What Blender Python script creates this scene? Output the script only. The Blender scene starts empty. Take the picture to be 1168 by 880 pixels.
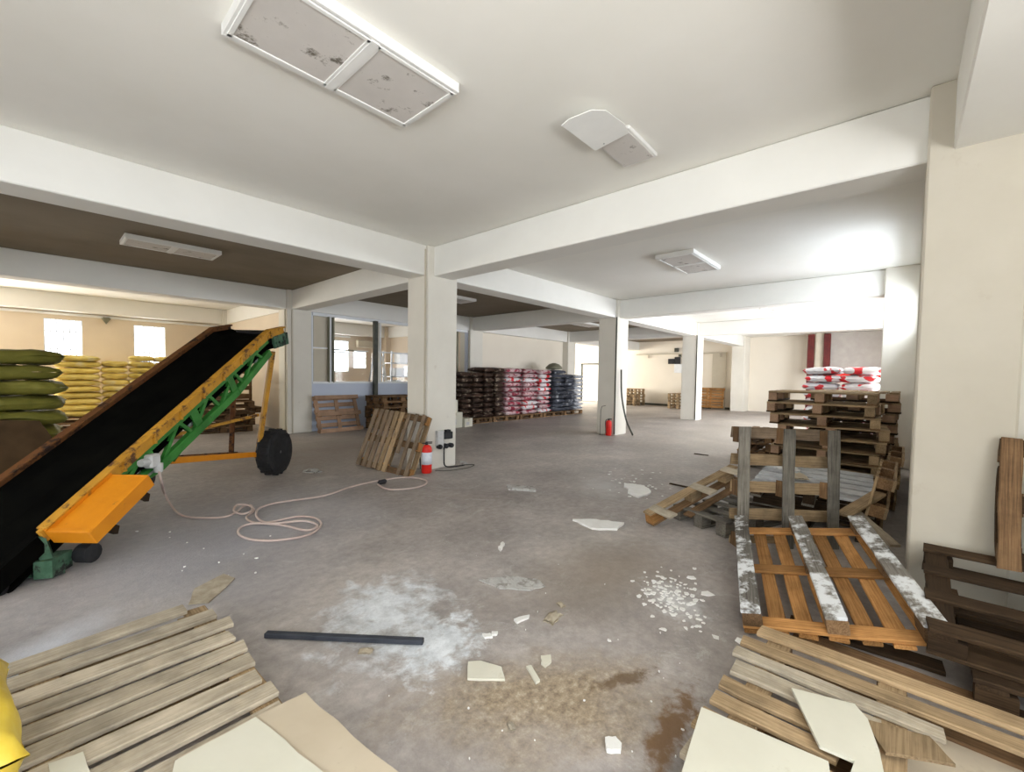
import bpy, math, random
from mathutils import Vector, Matrix, noise
random.seed(7)
D = bpy.data; SC = bpy.context.scene; COL = SC.collection
PI = math.pi
def R(d): return math.radians(d)
def V(*a): return Vector(a)

# ------------------------------------------------------------------ camera (measured from the photograph)
CAMH, FPX, CX, CY = 1.45, 490.796, 592.894, 447.502
_y, _p, _r = R(41.706), R(2.248), R(0.909)
F = V(math.cos(_y)*math.cos(_p), math.sin(_y)*math.cos(_p), -math.sin(_p))
Rr = V(math.sin(_y), -math.cos(_y), 0); Uu = Rr.cross(F)
R2 = Rr*math.cos(_r) + Uu*math.sin(_r); U2 = -Rr*math.sin(_r) + Uu*math.cos(_r)
def at(px, py, z=0.0):                     # photo point -> point on the level plane at height z
    d = F + R2*((px-CX)/FPX) - U2*((py-CY)/FPX)
    return V(0, 0, CAMH) + d*((z-CAMH)/d.z)
cam = D.cameras.new('camera'); co = D.objects.new('camera', cam); COL.objects.link(co)
cam.sensor_width = 36; cam.lens = FPX/1168*36
cam.shift_x = (584-CX)/1168; cam.shift_y = (CY-440)/1168
cam.clip_start = .05; cam.clip_end = 200
co.matrix_world = Matrix(((R2.x, U2.x, -F.x, 0), (R2.y, U2.y, -F.y, 0), (R2.z, U2.z, -F.z, CAMH), (0, 0, 0, 1)))
SC.camera = co

# ------------------------------------------------------------------ materials
def newmat(name):
    m = D.materials.new(name); m.use_nodes = True
    nt = m.node_tree; b = nt.nodes['Principled BSDF']
    return m, nt, b
def N(nt, t, **kw):
    n = nt.nodes.new(t)
    for k, v in kw.items():
        if k == 'inp':
            for kk, vv in v.items(): n.inputs[kk].default_value = vv
        else: setattr(n, k, v)
    return n
def L(nt, a, b): nt.links.new(a, b)
def ramp(nt, fac, stops, interp='LINEAR'):
    r = N(nt, 'ShaderNodeValToRGB'); r.color_ramp.interpolation = interp
    e = r.color_ramp.elements
    while len(e) < len(stops): e.new(.5)
    for i, (p, c) in enumerate(stops):
        e[i].position = p
        e[i].color = (c[0], c[1], c[2], 1) if isinstance(c, tuple) else (c, c, c, 1)
    L(nt, fac, r.inputs[0]); return r.outputs[0]
def mix(nt, fac, a, b, bt='MIX'):
    m = N(nt, 'ShaderNodeMix', data_type='RGBA', blend_type=bt)
    for s, v in ((m.inputs[0], fac), (m.inputs[6], a), (m.inputs[7], b)):
        if hasattr(v, 'is_output') or hasattr(v, 'links'): L(nt, v, s)
        elif isinstance(v, tuple): s.default_value = (v[0], v[1], v[2], 1)
        else: s.default_value = v
    return m.outputs[2]
def noise_tex(nt, vec, scale, detail=4, rough=.55, dist=0):
    n = N(nt, 'ShaderNodeTexNoise', inp={'Scale': scale, 'Detail': detail, 'Roughness': rough, 'Distortion': dist})
    if vec is not None: L(nt, vec, n.inputs['Vector'])
    return n.outputs['Fac']
def bump(nt, b, h, s=.3, d=.01):
    n = N(nt, 'ShaderNodeBump', inp={'Strength': s, 'Distance': d}); L(nt, h, n.inputs['Height']); L(nt, n.outputs[0], b.inputs['Normal'])
def mapping(nt, vec, scale=(1, 1, 1), rot=(0, 0, 0), loc=(0, 0, 0)):
    m = N(nt, 'ShaderNodeMapping'); L(nt, vec, m.inputs[0])
    m.inputs['Scale'].default_value = scale; m.inputs['Rotation'].default_value = rot; m.inputs['Location'].default_value = loc
    return m.outputs[0]

def mottled(name, c1, c2, scale=3, rough=.7, metal=0, bmp=0, bscale=40, spots=None, spec=.3, coord='Object', thr=(.62, .68)):
    m, nt, b = newmat(name); tc = N(nt, 'ShaderNodeTexCoord')
    v = tc.outputs[coord]
    f = noise_tex(nt, v, scale, 5, .6)
    c = ramp(nt, f, [(.3, c1), (.7, c2)])
    if spots:
        g = noise_tex(nt, v, spots[1], 6, .7)
        k = ramp(nt, g, [(thr[0], 0.0), (thr[1], 1.0)])
        c = mix(nt, k, c, spots[0])
    L(nt, c, b.inputs['Base Color']); b.inputs['Roughness'].default_value = rough; b.inputs['Metallic'].default_value = metal
    b.inputs['Specular IOR Level'].default_value = spec
    if bmp: bump(nt, b, noise_tex(nt, v, bscale, 4), bmp, .01)
    return m

M = {}
M['plaster'] = mottled('plaster_cream', (.66, .63, .56), (.73, .70, .63), 1.3, .9, bmp=.08, bscale=25, spots=((.55, .50, .42), 2.2), thr=(.66, .8))
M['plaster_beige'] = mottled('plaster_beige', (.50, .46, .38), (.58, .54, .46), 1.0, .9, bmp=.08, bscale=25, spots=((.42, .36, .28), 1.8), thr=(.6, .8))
M['beam'] = mottled('plaster_beam', (.76, .75, .71), (.82, .81, .77), 1.1, .9, bmp=.06, bscale=18)
M['ceil'] = mottled('plaster_ceiling', (.80, .785, .73), (.86, .845, .80), .7, .92, bmp=.04, bscale=10)
M['ceil_brown'] = mottled('brown_grey_ceiling', (.20, .165, .12), (.27, .225, .17), .8, .95, bmp=.1, bscale=12)  # darker brown grey tone for the ceiling of the middle row
M['backwall'] = mottled('plaster_warm', (.66, .56, .44), (.72, .62, .49), .9, .9, bmp=.06, bscale=20)
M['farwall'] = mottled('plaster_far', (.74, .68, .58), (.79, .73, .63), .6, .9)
M['bluewall'] = mottled('paint_blue_grey', (.50, .55, .66), (.56, .61, .71), 1.2, .8)
M['beige'] = mottled('beige_shade_panel', (.50, .45, .36), (.56, .51, .41), 2, .7)
M['white'] = mottled('white_paint', (.78, .78, .76), (.84, .84, .82), 4, .5)
M['frame_white'] = mottled('frame_white', (.70, .72, .74), (.78, .8, .82), 4, .4)
M['dark_frame'] = mottled('dark_frame', (.045, .05, .04), (.09, .09, .07), 6, .6)
M['olive_frame'] = mottled('olive_frame', (.16, .16, .11), (.22, .21, .15), 6, .6)
M['redsteel'] = mottled('red_oxide_steel', (.07, .008, .008), (.12, .015, .012), 5, .5)
M['redpaint'] = mottled('red_paint', (.62, .02, .015), (.75, .03, .02), 6, .35)
M['orange'] = mottled('orange_paint', (.62, .21, .008), (.74, .28, .012), 4, .45, spots=((.22, .09, .03), 9), thr=(.64, .72), bmp=.1)
M['orange_worn'] = mottled('orange_paint_worn', (.42, .20, .02), (.60, .30, .03), 6, .6, spots=((.10, .045, .02), 8), thr=(.52, .62), bmp=.2)
M['rust_rail_shaded'] = mottled('rusty_rail_shaded', (.10, .035, .015), (.22, .09, .02), 7, .8, spots=((.03, .015, .01), 7), thr=(.5, .6), bmp=.2)  # far-side orange, its shadow put into the colour over rust mottling
M['green'] = mottled('green_paint', (.02, .13, .02), (.045, .24, .04), 5, .45, spots=((.05, .06, .03), 9), thr=(.62, .7))
M['darkgreen'] = mottled('green_paint_dirty', (.03, .09, .05), (.10, .20, .13), 8, .7, spots=((.02, .02, .02), 10), thr=(.5, .6))
M['belt'] = mottled('black_rubber_belt', (.002, .002, .002), (.005, .005, .004), 5, .95, spec=.02)
M['rubber'] = mottled('tyre_rubber', (.012, .013, .015), (.03, .03, .033), 12, .7)
M['black'] = mottled('black_plastic', (.01, .01, .012), (.025, .025, .03), 12, .5)
M['blackbar'] = mottled('black_bar_paint', (.025, .03, .04), (.05, .055, .07), 9, .5)
M['screen'] = mottled('grey_sheet', (.34, .31, .29), (.40, .37, .34), 3, .7)
M['steel'] = mottled('dull_steel', (.30, .31, .32), (.45, .46, .47), 8, .4, metal=.7)
M['greyplastic'] = mottled('grey_plastic', (.45, .46, .46), (.6, .6, .6), 8, .5)
M['cable'] = mottled('cable_sheath', (.50, .38, .34), (.62, .52, .48), 3, .5)
M['cardboard'] = mottled('cardboard', (.50, .42, .31), (.60, .52, .40), 1.6, .9, bmp=.05, bscale=30, spots=((.40, .33, .24), 3), thr=(.6, .75))
M['cardpale'] = mottled('cardboard_pale', (.62, .60, .50), (.70, .68, .58), 1.8, .85, spots=((.52, .48, .36), 4), thr=(.62, .75))
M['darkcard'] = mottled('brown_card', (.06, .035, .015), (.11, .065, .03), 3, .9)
M['flake'] = mottled('plaster_flake', (.76, .75, .72), (.84, .84, .82), 9, .8)
M['foam'] = mottled('packing_foam', (.42, .42, .41), (.56, .55, .53), 14, .9, bmp=.5, spots=((.30, .28, .26), 12), thr=(.5, .6))
M['rag'] = mottled('dusty_rag', (.30, .25, .18), (.52, .46, .36), 12, .95, bmp=.4)
M['rock'] = mottled('rubble', (.30, .26, .20), (.45, .40, .33), 9, .95, bmp=.4)
M['yellowfilm'] = mottled('yellow_plastic', (.75, .52, .04), (.85, .68, .12), 6, .35, bmp=.3, bscale=18)
M['diffuser'] = mottled('dirty_diffuser', (.58, .55, .52), (.66, .63, .60), 3, .6, spots=((.17, .15, .12), 6), thr=(.56, .64))
M['paper'] = mottled('paper_label', (.6, .65, .75), (.8, .82, .86), 18, .7)

def wood(name, base, dark, var=.5, rough=.85, dust=None, grain=1.0, dthr=(.5, .62)):
    m, nt, b = newmat(name)
    tc = N(nt, 'ShaderNodeTexCoord'); g = N(nt, 'ShaderNodeNewGeometry'); oi = N(nt, 'ShaderNodeObjectInfo')
    off = N(nt, 'ShaderNodeVectorMath', operation='SCALE'); L(nt, oi.outputs['Random'], off.inputs['Scale']); off.inputs[0].default_value = (7, 11, 5)
    off2 = N(nt, 'ShaderNodeVectorMath', operation='SCALE'); L(nt, g.outputs['Random Per Island'], off2.inputs['Scale']); off2.inputs[0].default_value = (13, 5, 9)
    ad = N(nt, 'ShaderNodeVectorMath', operation='ADD'); L(nt, tc.outputs['Object'], ad.inputs[0]); L(nt, off.outputs[0], ad.inputs[1])
    ad2 = N(nt, 'ShaderNodeVectorMath', operation='ADD'); L(nt, ad.outputs[0], ad2.inputs[0]); L(nt, off2.outputs[0], ad2.inputs[1])
    gv = mapping(nt, ad2.outputs[0], (2.2*grain, 70*grain, 70*grain))
    gr = noise_tex(nt, gv, 1.6, 6, .65, .3)
    bl = noise_tex(nt, ad2.outputs[0], 3.5, 5, .65)
    rnd = N(nt, 'ShaderNodeMath', operation='ADD'); L(nt, oi.outputs['Random'], rnd.inputs[0]); L(nt, g.outputs['Random Per Island'], rnd.inputs[1])
    fr = N(nt, 'ShaderNodeMath', operation='FRACT'); L(nt, rnd.outputs[0], fr.inputs[0])
    c = ramp(nt, gr, [(.3, dark), (.62, base)])
    v = ramp(nt, fr.outputs[0], [(0, 1-var), (1, 1+var*.35)])
    c = mix(nt, 1.0, c, v, 'MULTIPLY')
    s = ramp(nt, bl, [(.32, .45), (.6, 1.0)])
    c = mix(nt, .8, c, s, 'MULTIPLY')
    if dust:
        dn = noise_tex(nt, ad2.outputs[0], 5, 6, .7); k = ramp(nt, dn, [(dthr[0], 0.0), (dthr[1], 1.0)])
        c = mix(nt, k, c, dust)
    L(nt, c, b.inputs['Base Color']); b.inputs['Roughness'].default_value = rough; b.inputs['Specular IOR Level'].default_value = .2
    bump(nt, b, gr, .18, .002)
    return m
M['wood_orange'] = wood('wood_orange', (.60, .31, .11), (.32, .14, .04), .4)
M['wood_grey'] = wood('wood_grey', (.26, .24, .20), (.10, .085, .07), .35)
M['wood_white'] = wood('wood_grey_lime_splashed', (.27, .25, .22), (.11, .095, .08), .3, dust=(.72, .74, .76), dthr=(.49, .58))
M['wood_pale'] = wood('wood_pale', (.64, .56, .44), (.44, .37, .27), .22)
M['wood_tan'] = wood('wood_tan', (.50, .36, .21), (.27, .18, .095), .35)
M['wood_brown'] = wood('wood_brown', (.30, .18, .09), (.13, .07, .035), .5)
M['wood_dark'] = wood('wood_dark', (.085, .05, .025), (.03, .018, .01), .5)
M['wood_dusty'] = wood('wood_dusty_white', (.74, .76, .79), (.52, .53, .54), .15)
M['wood_weather'] = wood('wood_weathered_brown', (.34, .25, .17), (.17, .12, .075), .35)
M['wood_pink'] = wood('wood_pinkish', (.55, .36, .24), (.38, .23, .14), .25)

def sackmat(name, c1, c2, c3=None, thr=(.5, .55), scale=3, rough=.5):
    m, nt, b = newmat(name); tc = N(nt, 'ShaderNodeTexCoord'); oi = N(nt, 'ShaderNodeObjectInfo')
    off = N(nt, 'ShaderNodeVectorMath', operation='SCALE'); L(nt, oi.outputs['Random'], off.inputs['Scale']); off.inputs[0].default_value = (37, 51, 25)
    ad = N(nt, 'ShaderNodeVectorMath', operation='ADD'); L(nt, tc.outputs['Object'], ad.inputs[0]); L(nt, off.outputs[0], ad.inputs[1])
    c = ramp(nt, noise_tex(nt, ad.outputs[0], 5, 4), [(.3, c1), (.7, c2)])
    if c3:
        k = ramp(nt, noise_tex(nt, ad.outputs[0], scale, 2, .4), [(thr[0], 0.0), (thr[1], 1.0)])
        c = mix(nt, k, c, c3)
    v = ramp(nt, oi.outputs['Random'], [(0, .75), (1, 1.1)])
    c = mix(nt, 1.0, c, v, 'MULTIPLY')
    L(nt, c, b.inputs['Base Color']); b.inputs['Roughness'].default_value = rough
    bump(nt, b, noise_tex(nt, ad.outputs[0], 9, 3, .6, .6), .5, .02)
    return m
M['sack_yellow'] = sackmat('sack_yellow', (.72, .52, .09), (.86, .70, .22), (.84, .74, .40), (.58, .7))
M['sack_olive'] = sackmat('sack_olive', (.20, .19, .035), (.32, .30, .06), (.42, .38, .10), (.58, .66))
M['sack_red'] = sackmat('sack_red_white', (.55, .33, .36), (.76, .64, .64), (.30, .02, .05), (.50, .60), 6.5)
M['sack_dark'] = sackmat('sack_dark_brown', (.03, .015, .011), (.08, .045, .03), (.42, .34, .26), (.60, .66), 9)
M['sack_navy'] = sackmat('sack_charcoal', (.045, .05, .065), (.09, .10, .13), (.42, .44, .48), (.60, .64), 6)
M['sack_grey'] = sackmat('sack_pale_grey', (.50, .53, .60), (.66, .68, .72), (.18, .19, .23), (.6, .66), 6)
M['sack_white'] = sackmat('sack_white_red', (.70, .69, .72), (.82, .80, .80), (.70, .02, .03), (.56, .58), 5)

# glass: thin, mostly clear sheet
m, nt, b = newmat('window_glass'); g = N(nt, 'ShaderNodeBsdfGlossy', inp={'Roughness': .03}); t = N(nt, 'ShaderNodeBsdfTransparent'); mx = N(nt, 'ShaderNodeMixShader', inp={0: .015})
L(nt, t.outputs[0], mx.inputs[1]); L(nt, g.outputs[0], mx.inputs[2]); L(nt, mx.outputs[0], nt.nodes['Material Output'].inputs[0]); M['glass'] = m

# floor: worn concrete with lime powder, sand and rust stains lying on it
def floor_mat():
    m, nt, b = newmat('worn_concrete')
    g = N(nt, 'ShaderNodeNewGeometry'); P = g.outputs['Position']
    n1 = noise_tex(nt, P, .35, 5, .6, .4); n2 = noise_tex(nt, P, 1.7, 7, .65, .3); n3 = noise_tex(nt, P, 14, 5, .7)
    n4 = noise_tex(nt, P, 55, 3, .6)
    c = ramp(nt, n1, [(.3, (.31, .275, .255)), (.5, (.40, .365, .345)), (.7, (.50, .455, .415))])
    c = mix(nt, .55, c, ramp(nt, n2, [(.3, .5), (.7, 1.35)]), 'MULTIPLY')
    c = mix(nt, .45, c, ramp(nt, n3, [(.3, .55), (.7, 1.35)]), 'MULTIPLY')
    scr = ramp(nt, noise_tex(nt, P, 3.2, 10, .85, 1.2), [(.55, 0.0), (.64, .5), (.67, 0.0)])
    c = mix(nt, scr, c, (.56, .55, .53))
    def patch(cx, cy, rx, ry, rot, edge=.35, ns=2.2, amp=.9, det=7):
        v = mapping(nt, P, (1/rx, 1/ry, 0), (0, 0, 0))
        sb = N(nt, 'ShaderNodeVectorMath', operation='SUBTRACT'); L(nt, P, sb.inputs[0]); sb.inputs[1].default_value = (cx, cy, 0)
        rt = N(nt, 'ShaderNodeVectorRotate', rotation_type='Z_AXIS'); L(nt, sb.outputs[0], rt.inputs['Vector']); rt.inputs['Angle'].default_value = -rot
        ml = N(nt, 'ShaderNodeVectorMath', operation='MULTIPLY'); L(nt, rt.outputs[0], ml.inputs[0]); ml.inputs[1].default_value = (1/rx, 1/ry, 0)
        ln = N(nt, 'ShaderNodeVectorMath', operation='LENGTH'); L(nt, ml.outputs[0], ln.inputs[0])
        nn = noise_tex(nt, P, ns, det, .68, .3)
        a = N(nt, 'ShaderNodeMath', operation='MULTIPLY_ADD', inp={1: amp, 2: -amp/2}); L(nt, nn, a.inputs[0])
        s = N(nt, 'ShaderNodeMath', operation='ADD'); L(nt, ln.outputs['Value'], s.inputs[0]); L(nt, a.outputs[0], s.inputs[1])
        return ramp(nt, s.outputs[0], [(max(0, .8-edge), 1.0), (.8+edge*.3, 0.0)])
    def sc(f, k):
        mm = N(nt, 'ShaderNodeMath', operation='MULTIPLY', inp={1: k}); L(nt, f, mm.inputs[0]); return mm.outputs[0]
    # bluish dusting on the left, brown damp and sand in front
    c = mix(nt, sc(patch(.9, 4.3, 2.2, 1.5, .7, .6, .9, .7), .5), c, (.33, .35, .42))
    c = mix(nt, sc(patch(2.8, 1.6, 1.1, .55, -.2, .6, 1.3, .8), .6), c, (.24, .185, .135))
    sandc = ramp(nt, noise_tex(nt, P, 26, 6, .75), [(.35, (.16, .11, .06)), (.55, (.40, .31, .20)), (.7, (.62, .54, .42))])
    c = mix(nt, sc(patch(1.50, 1.15, .80, .42, -.75, .6, 3.5, 1.4), .8), c, sandc)
    c = mix(nt, sc(patch(1.72, .66, .34, .09, .1, .4, 14, 2.6), .85), c, (.17, .085, .025))
    c = mix(nt, sc(patch(1.85, .95, .22, .05, -.5, .4, 14, 2.6), .8), c, (.12, .07, .03))
    c = mix(nt, sc(patch(4.0, 8.0, 3.2, 2.2, .3, .7, .8, .8), .6), c, (.20, .155, .11))
    c = mix(nt, sc(patch(13, 3.2, 7, 2.2, .05, .8, .5, .8), .6), c, (.42, .38, .32))
    # lime powder
    pwd = ramp(nt, noise_tex(nt, P, 7, 8, .75), [(.35, (.50, .53, .56)), (.6, (.80, .84, .88))])
    c = mix(nt, sc(patch(1.38, 2.3, .60, .40, .85, .5, 6, 2.9), .85), c, pwd)
    c = mix(nt, sc(patch(1.42, 1.82, .36, .25, .3, .35, 9, 2.4), .95), c, pwd)
    c = mix(nt, sc(patch(-.0, 3.25, .42, .22, .8, .7, 3, 1.2), .7), c, (.66, .70, .78))
    c = mix(nt, sc(patch(2.75, 1.08, .33, .17, .9, .6, 12, 2.2), .7), c, (.66, .66, .66))
    c = mix(nt, sc(patch(5.0, 2.9, .7, .45, .9, .7, 7, 2.4), .6), c, (.55, .55, .54))
    c = mix(nt, sc(patch(2.6, 5.9, .25, .15, .2, .7, 9, 2.2), .7), c, (.55, .53, .48))
    spk = ramp(nt, noise_tex(nt, P, 34, 6, .8), [(.70, 0.0), (.74, 1.0)])
    c = mix(nt, sc(spk, .6), c, (.55, .53, .49))
    spd = ramp(nt, noise_tex(nt, mapping(nt, P, loc=(5, 3, 0)), 19, 6, .8), [(.71, 0.0), (.76, 1.0)])
    c = mix(nt, sc(spd, .7), c, (.08, .06, .05))
    L(nt, c, b.inputs['Base Color'])
    rg = ramp(nt, n2, [(.3, .42), (.7, .72)]); L(nt, rg, b.inputs['Roughness']); b.inputs['Specular IOR Level'].default_value = .35
    h = N(nt, 'ShaderNodeMath', operation='ADD'); L(nt, n3, h.inputs[0]); L(nt, n4, h.inputs[1])
    bump(nt, b, h.outputs[0], .25, .012)
    return m
M['floor'] = floor_mat()

# ------------------------------------------------------------------ mesh builder
class MB:
    def __init__(s): s.v = []; s.f = []; s.mi = []; s.cur = 0
    def add(s, vs, fs):
        o = len(s.v); s.v += [tuple(v) for v in vs]; s.f += [tuple(i+o for i in f) for f in fs]; s.mi += [s.cur]*len(fs); return s
    def box(s, c, d, m=None, ch=0):
        x, y, z = d[0]/2, d[1]/2, d[2]/2
        if ch:
            vs = []
            for sx in (-1, 1):
                for sy in (-1, 1):
                    for sz in (-1, 1):
                        vs += [V(sx*(x-ch), sy*(y-ch), sz*z), V(sx*(x-ch), sy*y, sz*(z-ch)), V(sx*x, sy*(y-ch), sz*(z-ch))]
            def ix(sx, sy, sz, k): return (((sx > 0)*2+(sy > 0))*2+(sz > 0))*3+k
            fs = []
            for q in (-1, 1):
                fs.append([ix(-1, -1, q, 0), ix(1, -1, q, 0), ix(1, 1, q, 0), ix(-1, 1, q, 0)][::q])
                fs.append([ix(-1, q, -1, 1), ix(-1, q, 1, 1), ix(1, q, 1, 1), ix(1, q, -1, 1)][::q])
                fs.append([ix(q, -1, -1, 2), ix(q, 1, -1, 2), ix(q, 1, 1, 2), ix(q, -1, 1, 2)][::q])
            for a in (-1, 1):
                for b_ in (-1, 1):
                    w = a*b_
                    fs.append([ix(-1, a, b_, 0), ix(-1, a, b_, 1), ix(1, a, b_, 1), ix(1, a, b_, 0)][::-w])
                    fs.append([ix(a, -1, b_, 0), ix(a, 1, b_, 0), ix(a, 1, b_, 2), ix(a, -1, b_, 2)][::-w])
                    fs.append([ix(a, b_, -1, 1), ix(a, b_, -1, 2), ix(a, b_, 1, 2), ix(a, b_, 1, 1)][::w])
            for sx in (-1, 1):
                for sy in (-1, 1):
                    for sz in (-1, 1):
                        t = [ix(sx, sy, sz, 0), ix(sx, sy, sz, 1), ix(sx, sy, sz, 2)]
                        fs.append(t if sx*sy*sz < 0 else t[::-1])
        else:
            vs = [V(sx*x, sy*y, sz*z) for sz in (-1, 1) for sy in (-1, 1) for sx in (-1, 1)]
            fs = [(0, 2, 3, 1), (4, 5, 7, 6), (0, 1, 5, 4), (2, 6, 7, 3), (0, 4, 6, 2), (1, 3, 7, 5)]
        mm = Matrix.Translation(V(*c)) @ (m or Matrix())
        return s.add([mm @ v for v in vs], fs)
    def board(s, l, w, t, seg=5, jit=.003, seed=0, ends=.01):      # long axis x, centred; slightly worn edges
        rr = random.Random(seed); vs = []; n = seg+1
        for i in range(n):
            x = -l/2 + l*i/seg
            e0 = rr.uniform(-jit, jit); e1 = rr.uniform(-jit, jit); z0 = rr.uniform(-jit, jit)*.4
            c = min(.004, t*.2)
            xa = x + (rr.uniform(-ends, ends)*.6 if i in (0, seg) else 0); xb = x + (rr.uniform(-ends, ends)*.6 if i in (0, seg) else 0)
            vs += [V(xa, -w/2+e0, -t/2+z0+c), V(xa, -w/2+e0+c, -t/2+z0), V(xb, w/2+e1-c, -t/2+z0), V(xb, w/2+e1, -t/2+z0+c),
                   V(xb, w/2+e1, t/2+z0-c), V(xb, w/2+e1-c, t/2+z0), V(xa, -w/2+e0+c, t/2+z0), V(xa, -w/2+e0, t/2+z0-c)]
        fs = [tuple(range(7, -1, -1)), tuple(range(8*seg, 8*seg+8))]
        fs[0] = tuple(reversed(range(8))); 
        for i in range(seg):
            for k in range(8):
                a = i*8+k; b_ = i*8+(k+1) % 8
                fs.append((a, b_, b_+8, a+8))
        fs = [tuple(reversed(f)) for f in fs]
        return s.add(vs, fs)
    def beam(s, a, b, w, h, up=V(0, 0, 1), ch=0):
        a = V(*a); b = V(*b); x = (b-a); l = x.length; x.normalize()
        y = up.cross(x)
        if y.length < 1e-4: y = V(0, 1, 0)
        y.normalize(); z = x.cross(y)
        m = Matrix((x, y, z)).transposed().to_4x4()
        return s.box((a+b)/2, (l, w, h), m, ch)
    def tube(s, pts, r, n=8, caps=True, closed=False):
        pts = [V(*p) for p in pts]; vs = []; fs = []; prev = None; k = len(pts)
        for i, p in enumerate(pts):
            t = (pts[(i+1) % k]-pts[i-1]) if (closed or 0 < i < k-1) else ((pts[1]-p) if i == 0 else (p-pts[i-1]))
            t.normalize()
            if prev is None:
                u = t.cross(V(0, 0, 1)); u = u if u.length > .01 else t.cross(V(1, 0, 0))
            else: u = prev - t*prev.dot(t)
            u.normalize(); prev = u; w = t.cross(u)
            rr = r[i] if isinstance(r, (list, tuple)) else r
            vs += [p + (u*math.cos(2*PI*j/n)+w*math.sin(2*PI*j/n))*rr for j in range(n)]
        for i in range(k if closed else k-1):
            for j in range(n):
                a = i*n+j; b_ = i*n+(j+1) % n; c = ((i+1) % k)*n+(j+1) % n; d = ((i+1) % k)*n+j
                fs.append((a, b_, c, d))
        if caps and not closed: fs += [tuple(reversed(range(n))), tuple(range((k-1)*n, k*n))]
        return s.add(vs, fs)
    def lathe(s, prof, n=24, c=(0, 0, 0), axis='z'):
        vs = []; fs = []
        for r_, z in prof:
            for j in range(n):
                a = 2*PI*j/n
                p = V(r_*math.cos(a), r_*math.sin(a), z)
                if axis == 'y': p = V(p.x, p.z, -p.y)
                if axis == 'x': p = V(p.z, p.x, p.y)
                vs.append(p+V(*c))
        for i in range(len(prof)-1):
            for j in range(n): fs.append((i*n+j, i*n+(j+1) % n, (i+1)*n+(j+1) % n, (i+1)*n+j))
        fs += [tuple(reversed(range(n))), tuple(range((len(prof)-1)*n, len(prof)*n))]
        return s.add(vs, fs)
    def prism(s, poly, z0, z1, m=None):       # outline in xy, real thickness
        n = len(poly); vs = [V(x, y, z0) for x, y in poly]+[V(x, y, z1) for x, y in poly]
        if m: vs = [m @ v for v in vs]
        fs = [tuple(reversed(range(n))), tuple(range(n, 2*n))]+[(i, (i+1) % n, (i+1) % n+n, i+n) for i in range(n)]
        return s.add(vs, fs)
    def mesh(s, name):
        me = D.meshes.new(name); me.from_pydata(s.v, [], s.f); me.update()
        if any(s.mi): me.polygons.foreach_set('material_index', s.mi)
        return me
    def build(s, name, mat, parent=None, smooth=False, mw=None):
        me = s.mesh(name)
        for mm in (mat if isinstance(mat, list) else [mat]): me.materials.append(mm)
        if smooth: me.polygons.foreach_set('use_smooth', [True]*len(me.polygons))
        return link(name, me, parent, mw)
def link(name, me, parent=None, mw=None):
    o = D.objects.new(name, me); COL.objects.link(o)
    if parent: o.parent = parent
    if mw is not None:
        if isinstance(mw, Matrix): o.matrix_local = mw
        else: o.location = mw
    return o
def tag(o, label, cat, group=None, kind=None):
    o['label'] = label; o['category'] = cat
    if group: o['group'] = group
    if kind: o['kind'] = kind
    return o
def struct(o, label=None):
    o['kind'] = 'structure'
    if label: o['label'] = label
    return o
def empty(name, mw=None):
    o = D.objects.new(name, None); COL.objects.link(o); o.empty_display_size = .1
    if mw is not None:
        if isinstance(mw, Matrix): o.matrix_world = mw
        else: o.location = mw
    return o
def copy_tree(o, mw, parent=None):
    c = o.copy(); COL.objects.link(c)
    for k in ('label', 'group'):
        if k in c: del c[k]
    if parent: c.parent = parent
    else: c.matrix_world = mw
    for ch in list(o.children):
        d = ch.copy(); COL.objects.link(d); d.parent = c
        for g2 in list(ch.children):
            e = g2.copy(); COL.objects.link(e); e.parent = d
    return c
def RT(x, y, z, rz=0, rx=0, ry=0):
    return Matrix.Translation((x, y, z)) @ Matrix.Rotation(rz, 4, 'Z') @ Matrix.Rotation(ry, 4, 'Y') @ Matrix.Rotation(rx, 4, 'X')

# ------------------------------------------------------------------ the building
ZB, ZC = 2.92, 3.36
def cells(axis, c0, c1, u0, u1, z0, z1, holes, mb=None):
    mb = mb or MB()
    us = sorted({u0, u1, *[h[0] for h in holes], *[h[1] for h in holes]}); zs = sorted({z0, z1, *[h[2] for h in holes], *[h[3] for h in holes]})
    for a, b in zip(us, us[1:]):
        for c, d in zip(zs, zs[1:]):
            um, zm = (a+b)/2, (c+d)/2
            if any(h[0] < um < h[1] and h[2] < zm < h[3] for h in holes): continue
            ctr = ((a+b)/2, (c0+c1)/2, (c+d)/2); dim = (b-a, c1-c0, d-c)
            if axis == 'x': ctr = (ctr[1], ctr[0], ctr[2]); dim = (dim[1], dim[0], dim[2])
            mb.box(ctr, dim)
    return mb
X0, X1, Y0, Y1 = -4.5, 21.8, -2.2, 16.4
mb = MB(); mb.box(((X0+X1)/2, (Y0+Y1)/2, -.1), (X1-X0+.6, Y1-Y0+.6, .2)); struct(mb.build('floor', M['floor']), 'worn dusty concrete floor with lime powder and sand')
mb = MB(); mb.box(((X0+X1)/2, (Y0-.3+5.5)/2, ZC+.1), (X1-X0+.6, 5.5-Y0+.3, .2)); mb.box(((X0+X1)/2, (11.0+Y1+.3)/2, ZC+.1), (X1-X0+.6, Y1+.3-11.0, .2)); struct(mb.build('ceiling', M['ceil']), 'cream plastered ceiling slab')
mb = MB(); mb.box(((X0+X1)/2, 8.25, ZC+.1), (X1-X0+.6, 5.5, .2)); struct(mb.build('ceiling', M['ceil_brown']), 'darker brown grey ceiling of the middle row of bays')
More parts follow.
